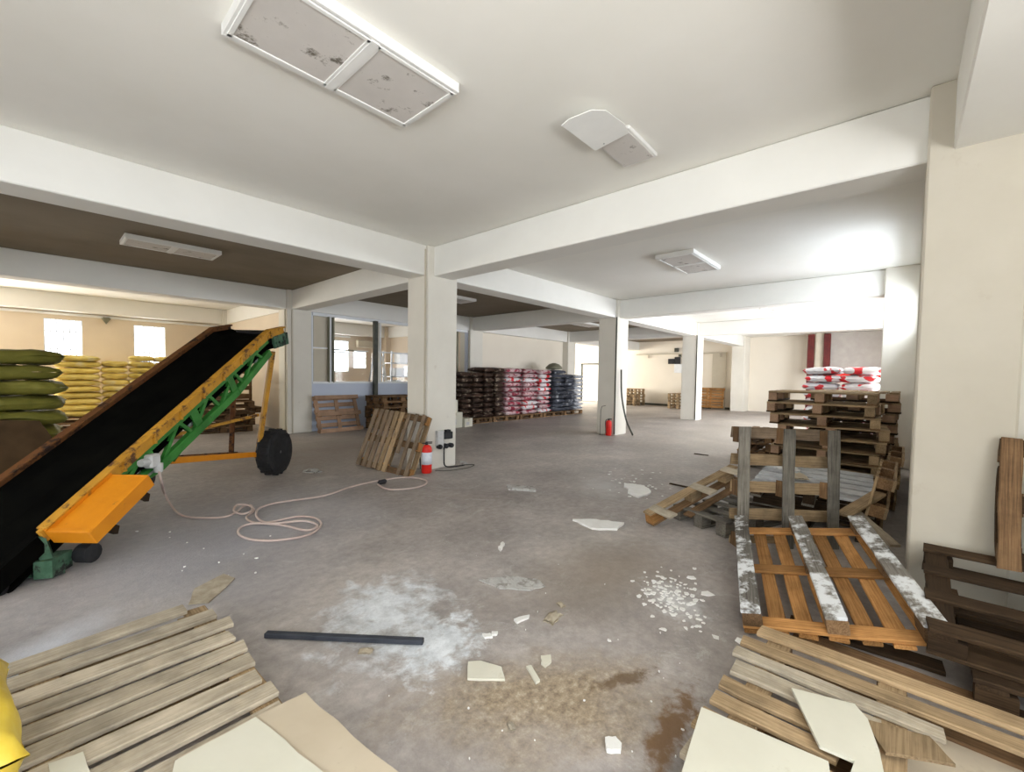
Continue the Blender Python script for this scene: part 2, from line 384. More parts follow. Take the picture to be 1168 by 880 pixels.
LW = [(.13, .83, 1.62, 2.73), (1.85, 2.56, 1.62, 2.72), (7.49, 8.22, 1.48, 2.72), (8.40, 8.96, 1.63, 2.33), (-4.2, -.9, .9, 2.8), (4.6, 6.7, 1.0, 2.7), (15.9, 21.2, .7, 2.8), (10.3, 14.8, .9, 2.7)]  # some out-of-view openings added to brighten the back bay and far wall
struct(cells('y', Y1, Y1+.25, X0-.25, X1+.25, 0, ZC, LW).build('wall_left', M['backwall']), 'warm cream wall with small barred windows behind the yellow sacks')
RW = [(6.9, 9.4, 2.30, 2.84), (10.3, 14.9, .7, 2.6), (15.9, 18.6, .4, 2.5)]
struct(cells('y', -.36, -.16, 4.2, X1+.25, 0, ZC, RW).build('wall_right', M['plaster']))
CW = [(-3.9, 1.1, .85, 2.75)]
struct(cells('y', Y0-.25, Y0, X0-.25, 4.2, 0, ZC, CW).build('wall_right', M['plaster']))
struct(cells('x', 4.0, 4.2, Y0, -.3, 0, ZC, []).build('wall_right', M['plaster']))
struct(cells('x', X1, X1+.25, -.35, Y1, 0, ZC, []).build('wall_far', M['farwall']), 'pale sunlit far wall')
struct(cells('x', X0-.25, X0, Y0, Y1, 0, ZC, [(-1.0, 4.0, .5, 2.7)]).build('wall_near', M['plaster']))  # opening behind the view, added for frontal fill
# room behind the partition, cream walls of the second row
struct(cells('x', 4.02, 4.2, 11.1, Y1, 0, ZC, []).build('wall_store', M['backwall']))
struct(cells('x', 9.75, 9.95, 11.1, Y1, 0, ZC, []).build('wall_store', M['backwall']))
struct(cells('y', 11.0, 11.16, 9.9, 15.2, 0, ZC, []).build('wall_middle', M['farwall']), 'cream wall behind the stacked sacks')
# partition with a long glazed opening
GL = [(4.50, 9.5, 1.20, 2.91)]
struct(cells('y', 10.84, 10.96, 4.3, 9.6, 0.0, 2.93, GL).build('wall_partition', M['bluewall']), 'low blue grey partition wall under the glazing')
# pillars
names = {(3.88, 5.31): 'cream square pillar beside the leaning slatted pallet', (9.54, 5.31): 'square pillar with a red extinguisher at its foot', (15.08, 5.31): 'third square pillar of the middle row'}
def pillar(x0, y0, w=.56, d=.53, mat='plaster', z1=ZC):
    mb = MB(); mb.box((x0+w/2, y0+d/2, z1/2), (w, d, z1), ch=.012)
    mb.cur = 0
    return struct(mb.build('pillar', M[mat]), names.get((x0, y0)))
for x in (3.88, 9.54, 15.08): pillar(x, 5.31)
pillar(20.9, 5.31, .9); pillar(3.88, 10.72); pillar(9.54, 10.72); pillar(15.08, 10.72)
pillar(3.88, 15.9, .5, .5); pillar(9.54, 15.9, .4, .5, 'backwall'); pillar(15.08, 15.9, .5, .5)
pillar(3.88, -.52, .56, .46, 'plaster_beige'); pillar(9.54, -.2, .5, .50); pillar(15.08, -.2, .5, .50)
pillar(-1.7, -.52, .5, .46); pillar(-1.7, 5.31); pillar(-1.7, 10.72)
# beams along x and along y
def beam_x(y, x0=X0, x1=X1, w=.40):
    mb = MB(); mb.box(((x0+x1)/2, y+w/2, (ZB+ZC)/2), (x1-x0, w, ZC-ZB), ch=.01); struct(mb.build('ceiling_beam', M['beam']))
def beam_y(x, y0, y1, w=.36):
    mb = MB(); mb.box((x+w/2, (y0+y1)/2, (ZB+ZC)/2-.002), (w, y1-y0, ZC-ZB-.004), ch=.01); struct(mb.build('ceiling_beam', M['beam']))
beam_x(5.37); beam_x(10.78); beam_x(16.0, w=.4)
beam_x(-.52, X0, 3.9, .34); beam_x(-.34, 4.3, X1, .17)
for x in (3.99, 9.65, 15.19):
    beam_y(x, -.18, 5.45); beam_y(x, 5.7, 10.85); beam_y(x, 11.1, 16.1)
beam_y(-1.6, -.3, 5.4); beam_y(-1.6, 5.7, 10.85)
# conduit running up pillar A and trim strips
mb = MB(); mb.tube([(3.865, 5.36, .05), (3.865, 5.36, 3.3)], .012, 8); struct(mb.build('trim_1', M['beige']))
mb = MB(); mb.box((9.53, 5.33, 1.48), (.02, .03, 2.9)); struct(mb.build('trim_2', M['dark_frame']))
mb = MB(); mb.box((15.07, 5.33, 1.48), (.02, .03, 2.9)); struct(mb.build('trim_3', M['dark_frame']))
mb = MB(); mb.box((3.99, 10.71, 1.46), (.03, .02, 2.9)); mb.box((3.865, 10.8, 1.46), (.03, .02, 2.9)); struct(mb.build('trim_4', M['beige']))
# ledge moulding along window wall
mb = MB(); mb.box((2.0, 16.37, 2.86), (12.5, .06, .06)); mb.box((1.0, 16.30, 2.9), (.012, .012, .012)); struct(mb.build('trim_5', M['white']))
mb = MB(); mb.box((21.74, 8.6, 2.68), (.12, 4.6, .05))
for y in (6.6, 8.4, 10.2): mb.box((21.72, y, 2.58), (.06, .06, .18))
struct(mb.build('trim_6', M['beige']), 'rail fixed along the far wall')
# low brown skirting on far wall
mb = MB(); mb.box((21.77, 8.6, .05), (.06, 5.0, .1)); struct(mb.build('baseboard_far', M['dark_frame']))

# windows
def window(i, x0, x1, z0, z1, y, bars, cross=True, fr=.05, dep=.06, mull=False, inside=-1):
    r = empty('window_%d' % i, V((x0+x1)/2, y, z0)); r['kind'] = 'structure'
    w = x1-x0; h = z1-z0; mb = MB()
    for s_ in (-1, 1): mb.box((s_*(w/2+fr*.1), 0, h/2), (fr, dep, h+fr), ch=.004)
    for zz in (0, h): mb.box((0, 0, zz), (w-fr*.8, dep, fr), ch=.004)
    if mull: mb.box((0, 0, h*.62), (w-fr, dep*.8, fr*.7))
    mb.build('window_frame', M['frame_white'], r)
    mb = MB(); mb.box((0, .02, h/2), (w-fr*.8, .008, h-fr)); mb.build('pane', M['glass'], r)
    if bars:
        mb = MB()
        for k in range(bars): mb.tube([(-w/2+w*(k+1)/(bars+1), .10, 0), (-w/2+w*(k+1)/(bars+1), .10, h)], .012, 6)
        if cross: 
            for q in (.3, .72): mb.tube([(-w/2, .105, h*q), (w/2, .105, h*q)], .010, 6)
        mb.build('window_bars', M['steel'], r)
    return r
window(1, *LW[0], 16.44, 5); window(2, *LW[1], 16.44, 5); window(3, *LW[2], 16.44, 0, mull=True, fr=.08); window(4, *LW[3], 16.44, 0, mull=True, fr=.07)
window(5, *RW[0], -.24, 3)
# glazed partition
r = empty('window_6', V(4.5, 10.9, 1.2)); r['kind'] = 'structure'; r['label'] = 'long glazed partition in white and dark metal frames'
mb = MB(); mb.box((2.5, 0, 0), (5.0, .16, .05)); mb.box((0.0, 0, .83), (.05, .1, 1.66)); mb.box((2.5, -.02, 1.68), (5.0, .14, .07)); mb.box((.25, -.01, .86), (.46, .05, .035)); mb.box((.46, 0, .83), (.04, .1, 1.66))
mb.box((1.02, -.01, .84), (.95, .05, .03)); mb.box((2.6, -.01, .84), (1.8, .05, .035)); mb.box((1.85, 0, .83), (.04, .1, 1.66)); mb.build('window_frame', M['frame_white'], r)
mb = MB(); mb.box((.25, .0, 1.26), (.40, .03, .76)); mb.box((.25, .0, .43), (.40, .03, .80)); mb.build('closed_panel', M['beige'], r)
mb = MB(); mb.box((.40, -.03, .83), (.022, .12, 1.66)); mb.box((.52, -.03, .83), (.035, .12, 1.66)); mb.box((.80, -.03, .84), (.55, .05, .03)); mb.build('dark_mullion', M['olive_frame'], r)
mb = MB(); mb.box((2.7, .01, .83), (4.3, .008, 1.6)); mb.build('pane', M['glass'], r)
for k in range(3):
    mb = MB(); mb.box((3.5+.55*k, -.02, .83), (.05, .1, 1.66)); mb.build('dark_mullion', M['olive_frame'], r)
mb = MB(); mb.beam((6.12, 10.72, .03), (6.12, 10.72, 2.86), .1, .1, up=V(0, 1, 0)); tag(mb.build('steel_post', M['dark_frame']), 'dark upright steel post dividing the partition glazing', 'post')
# beige panel for a shaded opening, its shade in the colour, and vertical bright strip on the far wall
mb = MB(); mb.box((21.76, 6.62, 1.35), (.06, .62, 2.7), ch=.01); d1 = struct(mb.build('shade_panel', M['beige']), 'narrow beige panel standing in for a shaded opening beside the end pillar')
mb = MB(); mb.box((-.05, -.25, 0), (.04, .03, .12)); mb.build('shade_panel_handle', M['steel'], d1, mw=V(21.75, 6.62, 1.0))
# door frame far behind grey sacks
d2 = empty('door_2', V(21.7, 13.6, 0)); d2['kind'] = 'structure'
mb = MB(); mb.box((0, -.8, 1.1), (.08, .08, 2.2)); mb.box((0, .8, 1.1), (.08, .08, 2.2)); mb.box((0, 0, 2.2), (.08, 1.7, .08)); mb.build('door_frame', M['dark_frame'], d2)
mb = MB(); mb.box((.04, 0, 1.1), (.04, 1.5, 2.15)); mb.build('door_leaf', M['white'], d2)

# ------------------------------------------------------------------ pallets
_bc = {}
def board_mesh(l, w, t, mat, var):
    key = (round(l, 3), round(w, 3), round(t, 3), mat, var)
    if key not in _bc:
        mb = MB(); mb.board(l, w, t, seg=5 if l > .3 else 2, jit=.004, seed=hash(key[:3]) % 999+var*31)
        me = mb.mesh('board'); me.materials.append(M[mat]); _bc[key] = me
    return _bc[key]
def spec(Lx, Wy, nd, style, dw=None, h=.144):
    out = []; hb = h-.066 if style == 'euro' else h-.044
    dw = dw or .1
    if style == 'euro':
        for i in range(nd): out.append(('deck_board', (Lx, dw, .022), (0, -Wy/2+dw/2+(Wy-dw)*i/(nd-1), h-.011), 0))
        for i in range(3): out.append(('stringer_board', (Wy, .1, .022), ((i-1)*(Lx/2-.055), 0, h-.033), 1))
    else:
        for i in range(nd): out.append(('deck_board', (Wy, dw, .022), (-Lx/2+dw/2+(Lx-dw)*i/(nd-1), 0, h-.011), 1))
    for i in range(3):
        for j in range(3): out.append(('block', (.13, .095, hb), ((i-1)*(Lx/2-.068), (j-1)*(Wy/2-.052), .022+hb/2), 0))
    for j in range(3): out.append(('bottom_board', (Lx, .1, .022), (0, (j-1)*(Wy/2-.052), .011), 0))
    return out
def make_pallet(sp, mats, seed=0, skip=(), tweak={}):
    r = empty('wooden_pallet'); rr = random.Random(seed)
    for i, (nm, sz, c, ax) in enumerate(sp):
        if i in skip: continue
        mt = mats[nm]; mt = mt if isinstance(mt, str) else rr.choice(mt)
        sz = list(sz); c = V(*c); rz = 0
        if i in tweak:
            dl, dx, dy, rz = tweak[i]; sz[0] += dl; c += V(dx, dy, 0)
        me = board_mesh(sz[0], sz[1], sz[2], mt, rr.randrange(4))
        o = link(nm, me, r)
        o.matrix_local = Matrix.Translation(c) @ Matrix.Rotation((PI/2 if ax else 0)+rz+rr.uniform(-.004, .004), 4, 'Z')
        o['n'] = i; del o['n']
    return r
def solid_pallet(sp, mat, seed=0):                     # far, small pallets: one mesh
    rr = random.Random(seed); mb = MB()
    for nm, sz, c, ax in sp:
        s2 = (sz[0], sz[1], sz[2]) if not ax else (sz[1], sz[0], sz[2])
        mb.box(c, (s2[0]-rr.uniform(0, .01), s2[1]-rr.uniform(0, .01), s2[2]))
    me = mb.mesh('wooden_pallet'); me.materials.append(M[mat]); return me
def rectpose(TL, TR, BR, BL, under, h=.144, xalong='l'):
    TL, TR, BR, BL = (V(*p) for p in (TL, TR, BR, BL)); c = (TL+TR+BR+BL)/4
    l = (TL-BL).normalized(); w = (TR-TL).normalized()
    n = w.cross(l); n.normalize()
    camv = V(0, 0, CAMH)-c
    if n.dot(camv) < 0: n = -n
    x = l if xalong == 'l' else w
    z = -n if under else n
    x = (x - z*x.dot(z)).normalized(); y = z.cross(x)
    o = c if under else c - n*h
    m = Matrix((x, y, z)).transposed().to_4x4(); m.translation = o
    return m
ord_ = ['lowest', 'second from the floor', 'third from the floor', 'fourth from the floor', 'fifth from the floor', 'sixth from the floor', 'seventh from the floor', 'eighth from the floor', 'ninth from the floor', 'tenth from the floor', 'eleventh from the floor', 'twelfth from the floor']
def O(k, n): return 'topmost' if k == n-1 else ord_[k]

same = lambda m: {k: m for k in ('deck_board', 'stringer_board', 'block', 'bottom_board')}
# P1: big upturned pallet, grey skids over orange boards
T1 = [(3.931, 1.04, .292), (4.178, .189, .431), (2.871, -.213, .288), (2.625, .638, .149)]
P1 = make_pallet(spec(1.36, .90, 7, 'euro', .085), {'deck_board': 'wood_orange', 'stringer_board': 'wood_orange', 'block': 'wood_brown', 'bottom_board': 'wood_white'}, 1)
P1.matrix_world = rectpose(*T1, True)
tag(P1, 'upturned orange wooden pallet with three grey lime-splashed skids, lying tilted in front of pile', 'pallet')
for c in P1.children:
    if c.name.startswith('bottom_board'): c['label'] = 'grey skid splashed with white lime'
# P2: upright weathered pallet
T2 = [(4.046, 1.049, 1.007), (4.646, .391, .983), (4.567, .355, -.013), (3.967, 1.013, .011)]
P2 = make_pallet(spec(1.06, .89, 5, 'cross', .1), {'deck_board': ['wood_tan', 'wood_weather'], 'stringer_board': 'wood_grey', 'block': 'wood_brown', 'bottom_board': 'wood_grey'}, 2)
P2.matrix_world = rectpose(*T2, True) @ Matrix.Translation((0, 0, .0))
tag(P2, 'weathered pallet standing upright with three grey vertical skids behind the orange pallet', 'pallet')
# P3 + P3b leaning at pillar A
T3 = [(3.645, 6.429, .883), (3.795, 5.142, .835), (3.448, 5.134, .0), (3.298, 6.421, .0)]
sp3 = [q for q in spec(.93, 1.22, 9, 'euro', .08) if q[0] != 'deck_board'] + [('deck_board', (l_, .085 if y_ > -.1 else .07, .022), (dx_, y_, .133), 0) for y_, l_, dx_ in ((-.57, .93, 0), (-.41, .93, 0), (-.25, .60, .15), (-.09, .93, 0), (.03, .93, 0), (.15, .91, .01), (.27, .93, 0), (.40, .93, 0), (.54, .92, 0))]
P3 = make_pallet(sp3, {'deck_board': ['wood_tan', 'wood_weather', 'wood_weather'], 'stringer_board': 'wood_brown', 'block': 'wood_orange', 'bottom_board': 'wood_tan'}, 3)
P3.matrix_world = Matrix.Translation((-.02, 0, .01)) @ rectpose(*T3, False)
tag(P3, 'slatted tan pallet leaning on the cream pillar beside the white label extinguisher', 'pallet')
# P4 leaning at partition
T4 = [(4.439, 10.741-.17, .893), (5.597, 10.855-.17, .892), (5.624, 10.575-.17, .0), (4.466, 10.461-.17, .0)]
P4 = make_pallet(spec(1.16, .94, 6, 'euro', .1), same('wood_pink'), 4)
P4.matrix_world = Matrix.Translation((0, .0, 0)) @ rectpose(*T4, True, xalong='w')
tag(P4, 'pinkish pallet leaning against the blue grey partition beside the dark stacked pallets', 'pallet')
T4b = [(4.42, 10.80, .90), (5.5, 10.83, .90), (5.5, 10.66, .0), (4.42, 10.63, .0)]
# dark pallets stacked under the glazing
proto_dark = make_pallet(spec(1.2, .9, 6, 'euro'), same('wood_brown'), 5)
proto_dark.matrix_world = RT(6.40, 10.2, 0, .02)
tag(proto_dark, 'dark pallet, lowest in the left stack under the glazing', 'pallet', 'dark pallets stacked below the partition glazing')
for col, (x, nn) in enumerate(((6.40, 6), (7.72, 6))):
    for k in range(nn):
        if col == 0 and k == 0: continue
        c = copy_tree(proto_dark, RT(x+random.uniform(-.03, .03), 10.2+random.uniform(-.04, .04), k*.1445, random.uniform(-.03, .03)))
        tag(c, 'dark pallet, %s in the %s stack under the glazing' % (O(k, nn), ('left', 'middle', 'right')[col]), 'pallet', 'dark pallets stacked below the partition glazing')
# tall stack by the right wall
ps = make_pallet(spec(1.0, 1.15, 8, 'cross', .1), {'deck_board': 'wood_tan', 'stringer_board': 'wood_tan', 'block': ['wood_tan', 'wood_pink'], 'bottom_board': ['wood_brown', 'wood_dark']}, 6)
ps.matrix_world = RT(7.1, .72, 0, .05); nn = 9
for k in range(nn):
    mw = RT(7.1+random.uniform(-.05, .05), .72+random.uniform(-.04, .04)+(.06 if k > 5 else 0), k*.1445, random.uniform(-.07, .07))
    if k == 0: c = ps; c.matrix_world = mw
    else: c = copy_tree(ps, mw)
    tag(c, 'tan pallet, %s in the tall stack before the white sacks' % O(k, nn), 'pallet', 'pallets of the tall stack near the right wall')
for k in range(9):  # stack added behind to darken the gaps of the tall stack
    c = copy_tree(ps, RT(8.33+random.uniform(-.04, .04), .55+random.uniform(-.03, .03), k*.1445, PI/2+random.uniform(-.04, .04)))
    tag(c, 'brown pallet, %s in the added stack behind the tall stack' % O(k, 9), 'pallet', 'pallets of the added stack behind the tall stack')
# low stack to the left of it, standing pallet
for k in range(4):
    c = copy_tree(proto_dark, RT(8.35+random.uniform(-.03, .03), 1.58+random.uniform(-.02, .02), k*.1445, random.uniform(-.03, .03)))
    tag(c, 'dark pallet, %s of the low stack left of the tall pallet stack' % O(k, 4), 'pallet', 'pallets of the low stack')
# white dusted pallets behind upright pallet
pw = make_pallet(spec(1.25, 1.0, 6, 'cross', .15), {'deck_board': 'wood_dusty', 'stringer_board': 'wood_grey', 'block': 'wood_dark', 'bottom_board': 'wood_grey'}, 8)
pw.matrix_world = RT(5.52, .68, .262, .06, R(2.0), R(-2.0))
tag(pw, 'white dusted pallet on top of the low pile behind the upright pallet', 'pallet')
pg = make_pallet(spec(1.2, 1.0, 6, 'cross', .1), {'deck_board': 'wood_dark', 'stringer_board': 'wood_grey', 'block': 'wood_dark', 'bottom_board': 'wood_grey'}, 9)
pg.matrix_world = RT(5.5, .66, .0, -.03); tag(pg, 'dark pallet on the floor beneath the white dusted pallet', 'pallet')
mb = MB(); mb.board(1.0, .12, .1, seed=4); o = mb.build('timber', M['wood_dark'], mw=RT(5.1, .65, .195, 1.5)); tag(o, 'dark timber packing wedged between the two low pallets', 'timber')
mb = MB(); mb.board(1.0, .12, .085, seed=5); o = mb.build('timber', M['wood_dark'], mw=RT(5.95, .65, .19, 1.6)); tag(o, 'dark timber packing at the far end beneath the white dusted pallet', 'timber')
# tilted pallet edge pointing into the room and a grey one under it
A = V(4.0, 1.83, .02); B = V(5.12, 1.43, .34)
x = (B-A).normalized(); yy = V(-.33, -.94, -.08); yy = (yy - x*yy.dot(x)).normalized(); z = x.cross(yy)
if z.z < 0: z = -z; 
yv = z.cross(x)
pe_sp = [('deck_board', (1.34, .1, .022), (0, .0, .133), 0), ('bottom_board', (1.3, .1, .022), (0, .0, .011), 0), ('bottom_board', (.9, .09, .02), (.15, -.15, .012), 0)]
pe_sp += [('block', (.14, .1, .1), (q, .0, .072), 0) for q in (-.58, -.02, .52)] + [('stringer_board', (.26, .1, .02), (q, -.10, .151), 1) for q in (-.57, .02, .52)]
pe = make_pallet(pe_sp, {'deck_board': 'wood_tan', 'stringer_board': 'wood_pale', 'block': ['wood_orange', 'wood_tan'], 'bottom_board': 'wood_brown'}, 10)
mm = Matrix((x, yv, z)).transposed().to_4x4(); mm.translation = (A+B)/2 + yy*.05 + V(0, 0, .01)
pe.matrix_world = mm; tag(pe, 'broken tan pallet tilted up on edge, pointing from the pile into the room', 'pallet')
pf = make_pallet(spec(1.0, .62, 5, 'cross', .1), same('wood_grey'), 11); pf.matrix_world = RT(4.42, 1.22, 0, -.45)
pf.matrix_world = RT(4.72, 1.27, 0.0, -.36); tag(pf, 'grey pallet lying flat under the tilted broken pallet', 'pallet')
# pallets leaning on the right wall beyond pillar D
pr1 = make_pallet(spec(1.2, .60, 6, 'cross', .1), {'deck_board': 'wood_tan', 'stringer_board': 'wood_tan', 'block': 'wood_brown', 'bottom_board': 'wood_tan'}, 12)
pr1.matrix_world = Matrix.Translation((5.45, .13, .315)) @ Matrix.Rotation(R(-80), 4, 'X') @ Matrix.Translation((0, 0, -.07))
tag(pr1, 'tan slatted pallet standing against the right wall beside the white dusted pallet', 'pallet')
pr2 = copy_tree(pr1, Matrix.Translation((6.9, .02, .31)) @ Matrix.Rotation(R(-84), 4, 'X') @ Matrix.Translation((0, 0, -.03))); tag(pr2, 'tan pallet standing on edge between the tall stack and the right wall', 'pallet')
# foreground left pallet
sp = spec(1.26, 1.19, 9, 'euro', .098)
tw = {i: (random.uniform(-.03, .05), random.uniform(-.02, .02), 0, random.uniform(-.008, .008)) for i in range(9)}
tw[8] = (-.08, -.06, .02, .06); tw[7] = (.0, .0, .01, .02)
pL = make_pallet(sp, {'deck_board': 'wood_pale', 'stringer_board': 'wood_tan', 'block': 'wood_tan', 'bottom_board': 'wood_tan'}, 13, tweak=tw)
pL.matrix_world = RT(.0, 2.30, 0, .02); tag(pL, 'pale wooden pallet flat on the floor in the left foreground under a cardboard sheet', 'pallet')
# foreground right pallet, broken
sp = [('deck_board', (l, w, .022), (xx, yc, .133), 1) for xx, yc, l, w in
      ((2.50, -.28, 1.60, .10), (2.345, -.22, 1.56, .085), (2.225, .20, .72, .075), (2.10, .27, .52, .105), (1.955, .32, .44, .085), (1.84, .33, .42, .08), (1.69, .16, .78, .12), (1.53, -.02, 1.1, .12))]
sp += [('stringer_board', (1.15, .1, .022), (1.97, .42, .111), 0), ('stringer_board', (1.15, .1, .022), (1.97, -.01, .111), 0), ('stringer_board', (1.15, .1, .022), (1.97, -.62, .111), 0)]
sp += [('block', (.13, .1, .078), (xx, yy_, .061), 0) for xx in (1.47, 1.97, 2.47) for yy_ in (.42, -.01, -.62)]
sp += [('bottom_board', (1.2, .1, .022), (xx, -.1, .011), 1) for xx in (1.47, 1.97, 2.47)]
sp = [(a, b_, (c[0]-2.0, c[1]+.1, c[2]), d) for a, b_, c, d in sp]
pR = make_pallet(sp, {'deck_board': ['wood_tan', 'wood_tan', 'wood_pale'], 'stringer_board': 'wood_tan', 'block': 'wood_brown', 'bottom_board': 'wood_brown'}, 14)
pR.matrix_world = RT(2.0, -.1, 0, .0); tag(pR, 'broken tan pallet with snapped deck boards in the right foreground', 'pallet')
# dark pallets at the right edge
pd1 = make_pallet(spec(1.25, 1.0, 9, 'euro', .098), same('wood_dark'), 15); pd1.matrix_world = RT(3.26, -.90, 0, PI/2+.02)
tag(pd1, 'dark pallet flat on the floor at the right edge, under the tilted dark pallet', 'pallet')
pd2 = make_pallet(spec(1.3, .98, 4, 'euro', .095), same('wood_dark'), 17)
pd2.matrix_world = Matrix.Translation((3.30, -.78, .215)) @ Matrix.Rotation(R(-8), 4, 'Y') @ Matrix.Rotation(PI/2, 4, 'Z')
tag(pd2, 'tilted dark brown pallet with four wide spaced slats in front of the wide pillar', 'pallet')
T5 = [(3.80, -.44, 1.13), (3.80, -1.30, 1.13), (3.62, -1.30, .40), (3.62, -.44, .40)]
p5 = make_pallet(spec(.75, .86, 5, 'euro', .09), {'deck_board': 'wood_brown', 'stringer_board': 'wood_dark', 'block': 'wood_brown', 'bottom_board': 'wood_dark'}, 16); p5.matrix_world = rectpose(*T5, False)
tag(p5, 'tan pallet standing on the dark pallets at the right edge of the view', 'pallet')

# far pallets
far_me = solid_pallet(spec(1.2, .95, 7, 'euro'), 'wood_orange', 1); far_me2 = solid_pallet(spec(1.1, .95, 8, 'cross', .07), 'wood_tan', 2)
def farp(me, mw, label, group=None):
    o = link('wooden_pallet', me); o.matrix_world = mw; return tag(o, label, 'pallet', group)
for k, (y, dx) in enumerate(((6.75, 0), (7.4, -.05))):
    farp(far_me, Matrix.Translation((21.45-.1*k+dx, y+.1, .53)) @ Matrix.Rotation(R(-80), 4, 'Y') @ Matrix.Rotation(PI/2, 4, 'Z'), ('orange pallet standing against the far wall, nearest the end pillar', 'orange pallet standing at the far wall, left of its neighbour')[k])
for k in range(5): farp(far_me2, RT(20.6, 7.9, k*.1445, random.uniform(-.08, .08)), 'tan pallet, %s in the far stack left of the orange pallets' % O(k, 5), 'small stack at the far wall')
for k in range(6): farp(far_me2, RT(20.9, 10.7, k*.1445, random.uniform(-.08, .08)), 'tan pallet, %s in the far stack right of the second pillar' % O(k, 6), 'left stack at the far wall')
# junk pile behind the conveyor: brown pallets and crates
for k in range(5): farp(solid_pallet(spec(1.2, .9, 6, 'euro'), 'wood_brown', 20+k) if k == 0 else D.meshes['wooden_pallet.002'], RT(3.0+random.uniform(-.1, .1), 12.3, k*.146, random.uniform(-.2, .2)), 'brown pallet, %s of the heap seen under the conveyor head' % O(k, 5), 'heap behind the conveyor wheel')
mb = MB()
for k in range(4):
    mb.box((0, -.3, .1+.2*k), (1.0, .02, .1)); mb.box((0, .3, .1+.2*k), (1.0, .02, .1)); mb.box((-.5, 0, .1+.2*k), (.02, .6, .1)); mb.box((.5, 0, .1+.2*k), (.02, .6, .1))
for sx in (-.48, .48):
    for sy in (-.28, .28): mb.box((sx, sy, .4), (.05, .05, .8))
mb.box((0, 0, .04), (1, .6, .02)); o = mb.build('wooden_crate', M['wood_brown'], mw=RT(3.0, 12.3, .74, .3)); tag(o, 'slatted brown crate on the heap behind the conveyor head', 'crate')
farp(D.meshes['wooden_pallet.002'], Matrix.Translation((1.35, 11.7, .0)) @ Matrix.Rotation(.3, 4, 'Z') @ Matrix.Rotation(R(0), 4, 'X'), 'brown pallet flat on floor left of the heap behind the conveyor')

# ------------------------------------------------------------------ sacks
def sack_mesh(l, w, h, seed, mat, rag=.0):
    rr = random.Random(seed); n, m2 = 22, 16; vs = []; fs = []
    off = V(rr.uniform(0, 50), rr.uniform(0, 50), rr.uniform(0, 50))
    for sgn in (1, -1):
        for i in range(n+1):
            for j in range(m2+1):
                u = -1+2*i/n; v = -1+2*j/m2
                uu = math.copysign(abs(u)**.75, u); vv = math.copysign(abs(v)**.75, v)
                e = max(0, (1-abs(uu)**4.5))**.36 * max(0, (1-abs(vv)**4.5))**.36
                nz = noise.noise(V(uu*2.4, vv*2.4, sgn*3)+off)
                z = sgn*.5*h*e*(1+nz*.22) + (noise.noise(V(uu*1.3, vv*1.3, 0)+off)*h*.16 + noise.noise(V(uu*6, vv*6, sgn)+off)*h*.05)*(.4+.6*(1-e) if sgn > 0 else .35)
                k = 1 + noise.noise(V(uu*1.8, vv*1.8, 7)+off)*.09 - .02
                ear = .05*(abs(uu)*abs(vv))**6
                vs.append(V(uu*l/2*(k+ear)*(1-.05*abs(vv)**3*(1-abs(uu))), vv*w/2*(k+ear)*(1-.07*math.cos(uu*2.2)**2*abs(vv)**3), z+h/2))
    z0 = min(v.z for v in vs); z1 = max(v.z for v in vs)
    for v in vs: v.z = (v.z-z0)/(z1-z0)*h
    q = (n+1)*(m2+1)
    for i in range(n):
        for j in range(m2):
            a = i*(m2+1)+j; fs.append((a, a+m2+1, a+m2+2, a+1)); fs.append((a+q, a+q+1, a+q+m2+2, a+q+m2+1))
    mb = MB(); mb.add(vs, fs); me = mb.mesh('sack'); me.materials.append(M[mat]); me.polygons.foreach_set('use_smooth', [True]*len(me.polygons))
    return me
def sack_sets(l, w, h, mats, n=3): return [sack_mesh(l, w, h, 11*i+len(_bc)+sum(map(ord, mats[i % len(mats)])), mats[i % len(mats)]) for i in range(n)]
def stack(meshes, x, y, z0, n, step, label, group, rz=0, jit=.018, cat='sack', squeeze=1.12, name='sack'):
    for k in range(n):
        o = link(name, random.choice(meshes)); o.matrix_world = RT(x+random.uniform(-jit, jit), y+random.uniform(-jit, jit), z0+k*step-.004, rz+random.uniform(-.04, .04)+(PI if random.random() < .5 else 0), random.uniform(-.008, .008), random.uniform(-.008, .008))
        tag(o, label % O(k, n), cat, group)
def base_pallet(x, y, z, label, me=None, rz=0): return farp(me or D.meshes['wooden_pallet.002'], RT(x, y, z, rz), label)
# yellow, by the window wall
ya = sack_sets(.80, .62, .158, ['sack_yellow'], 4); yb = sack_sets(.50, .6, .160, ['sack_yellow'], 4)
for k in range(2):
    base_pallet(.75, 15.1, k*.1445, ('lower', 'upper')[k]+' dark pallet under the left column of yellow sacks')
    base_pallet(2.0, 15.1, k*.1445, ('lower', 'upper')[k]+' dark pallet under the right columns of yellow sacks')
stack(ya, .66, 15.0, .29, 10, .148, 'yellow sack, %s in the wide left column', 'yellow sacks by the window wall')
stack(yb, 1.32, 15.05, .29, 9, .152, 'yellow sack, %s in the column second from left', 'yellow sacks by the window wall')
stack(yb, 1.82, 15.0, .29, 10, .153, 'yellow sack, %s in the column third from left', 'yellow sacks by the window wall')
stack(yb, 2.33, 15.1, .29, 10, .152, 'yellow sack, %s in the rightmost column, behind the conveyor', 'yellow sacks by the window wall')
# olive, front left
oa = sack_sets(.78, .95, .200, ['sack_olive'], 4)
base_pallet(-.30, 8.4, 0, 'dark pallet under the olive sacks at the left edge')
stack(oa, -.16, 8.4, .144, 8, .192, 'olive sack, %s in the right olive column', 'olive sacks behind the conveyor', jit=.03)
stack(oa, -.97, 8.4, .144, 8, .192, 'olive sack, %s in the column cut by the left edge', 'olive sacks behind the conveyor', jit=.03)
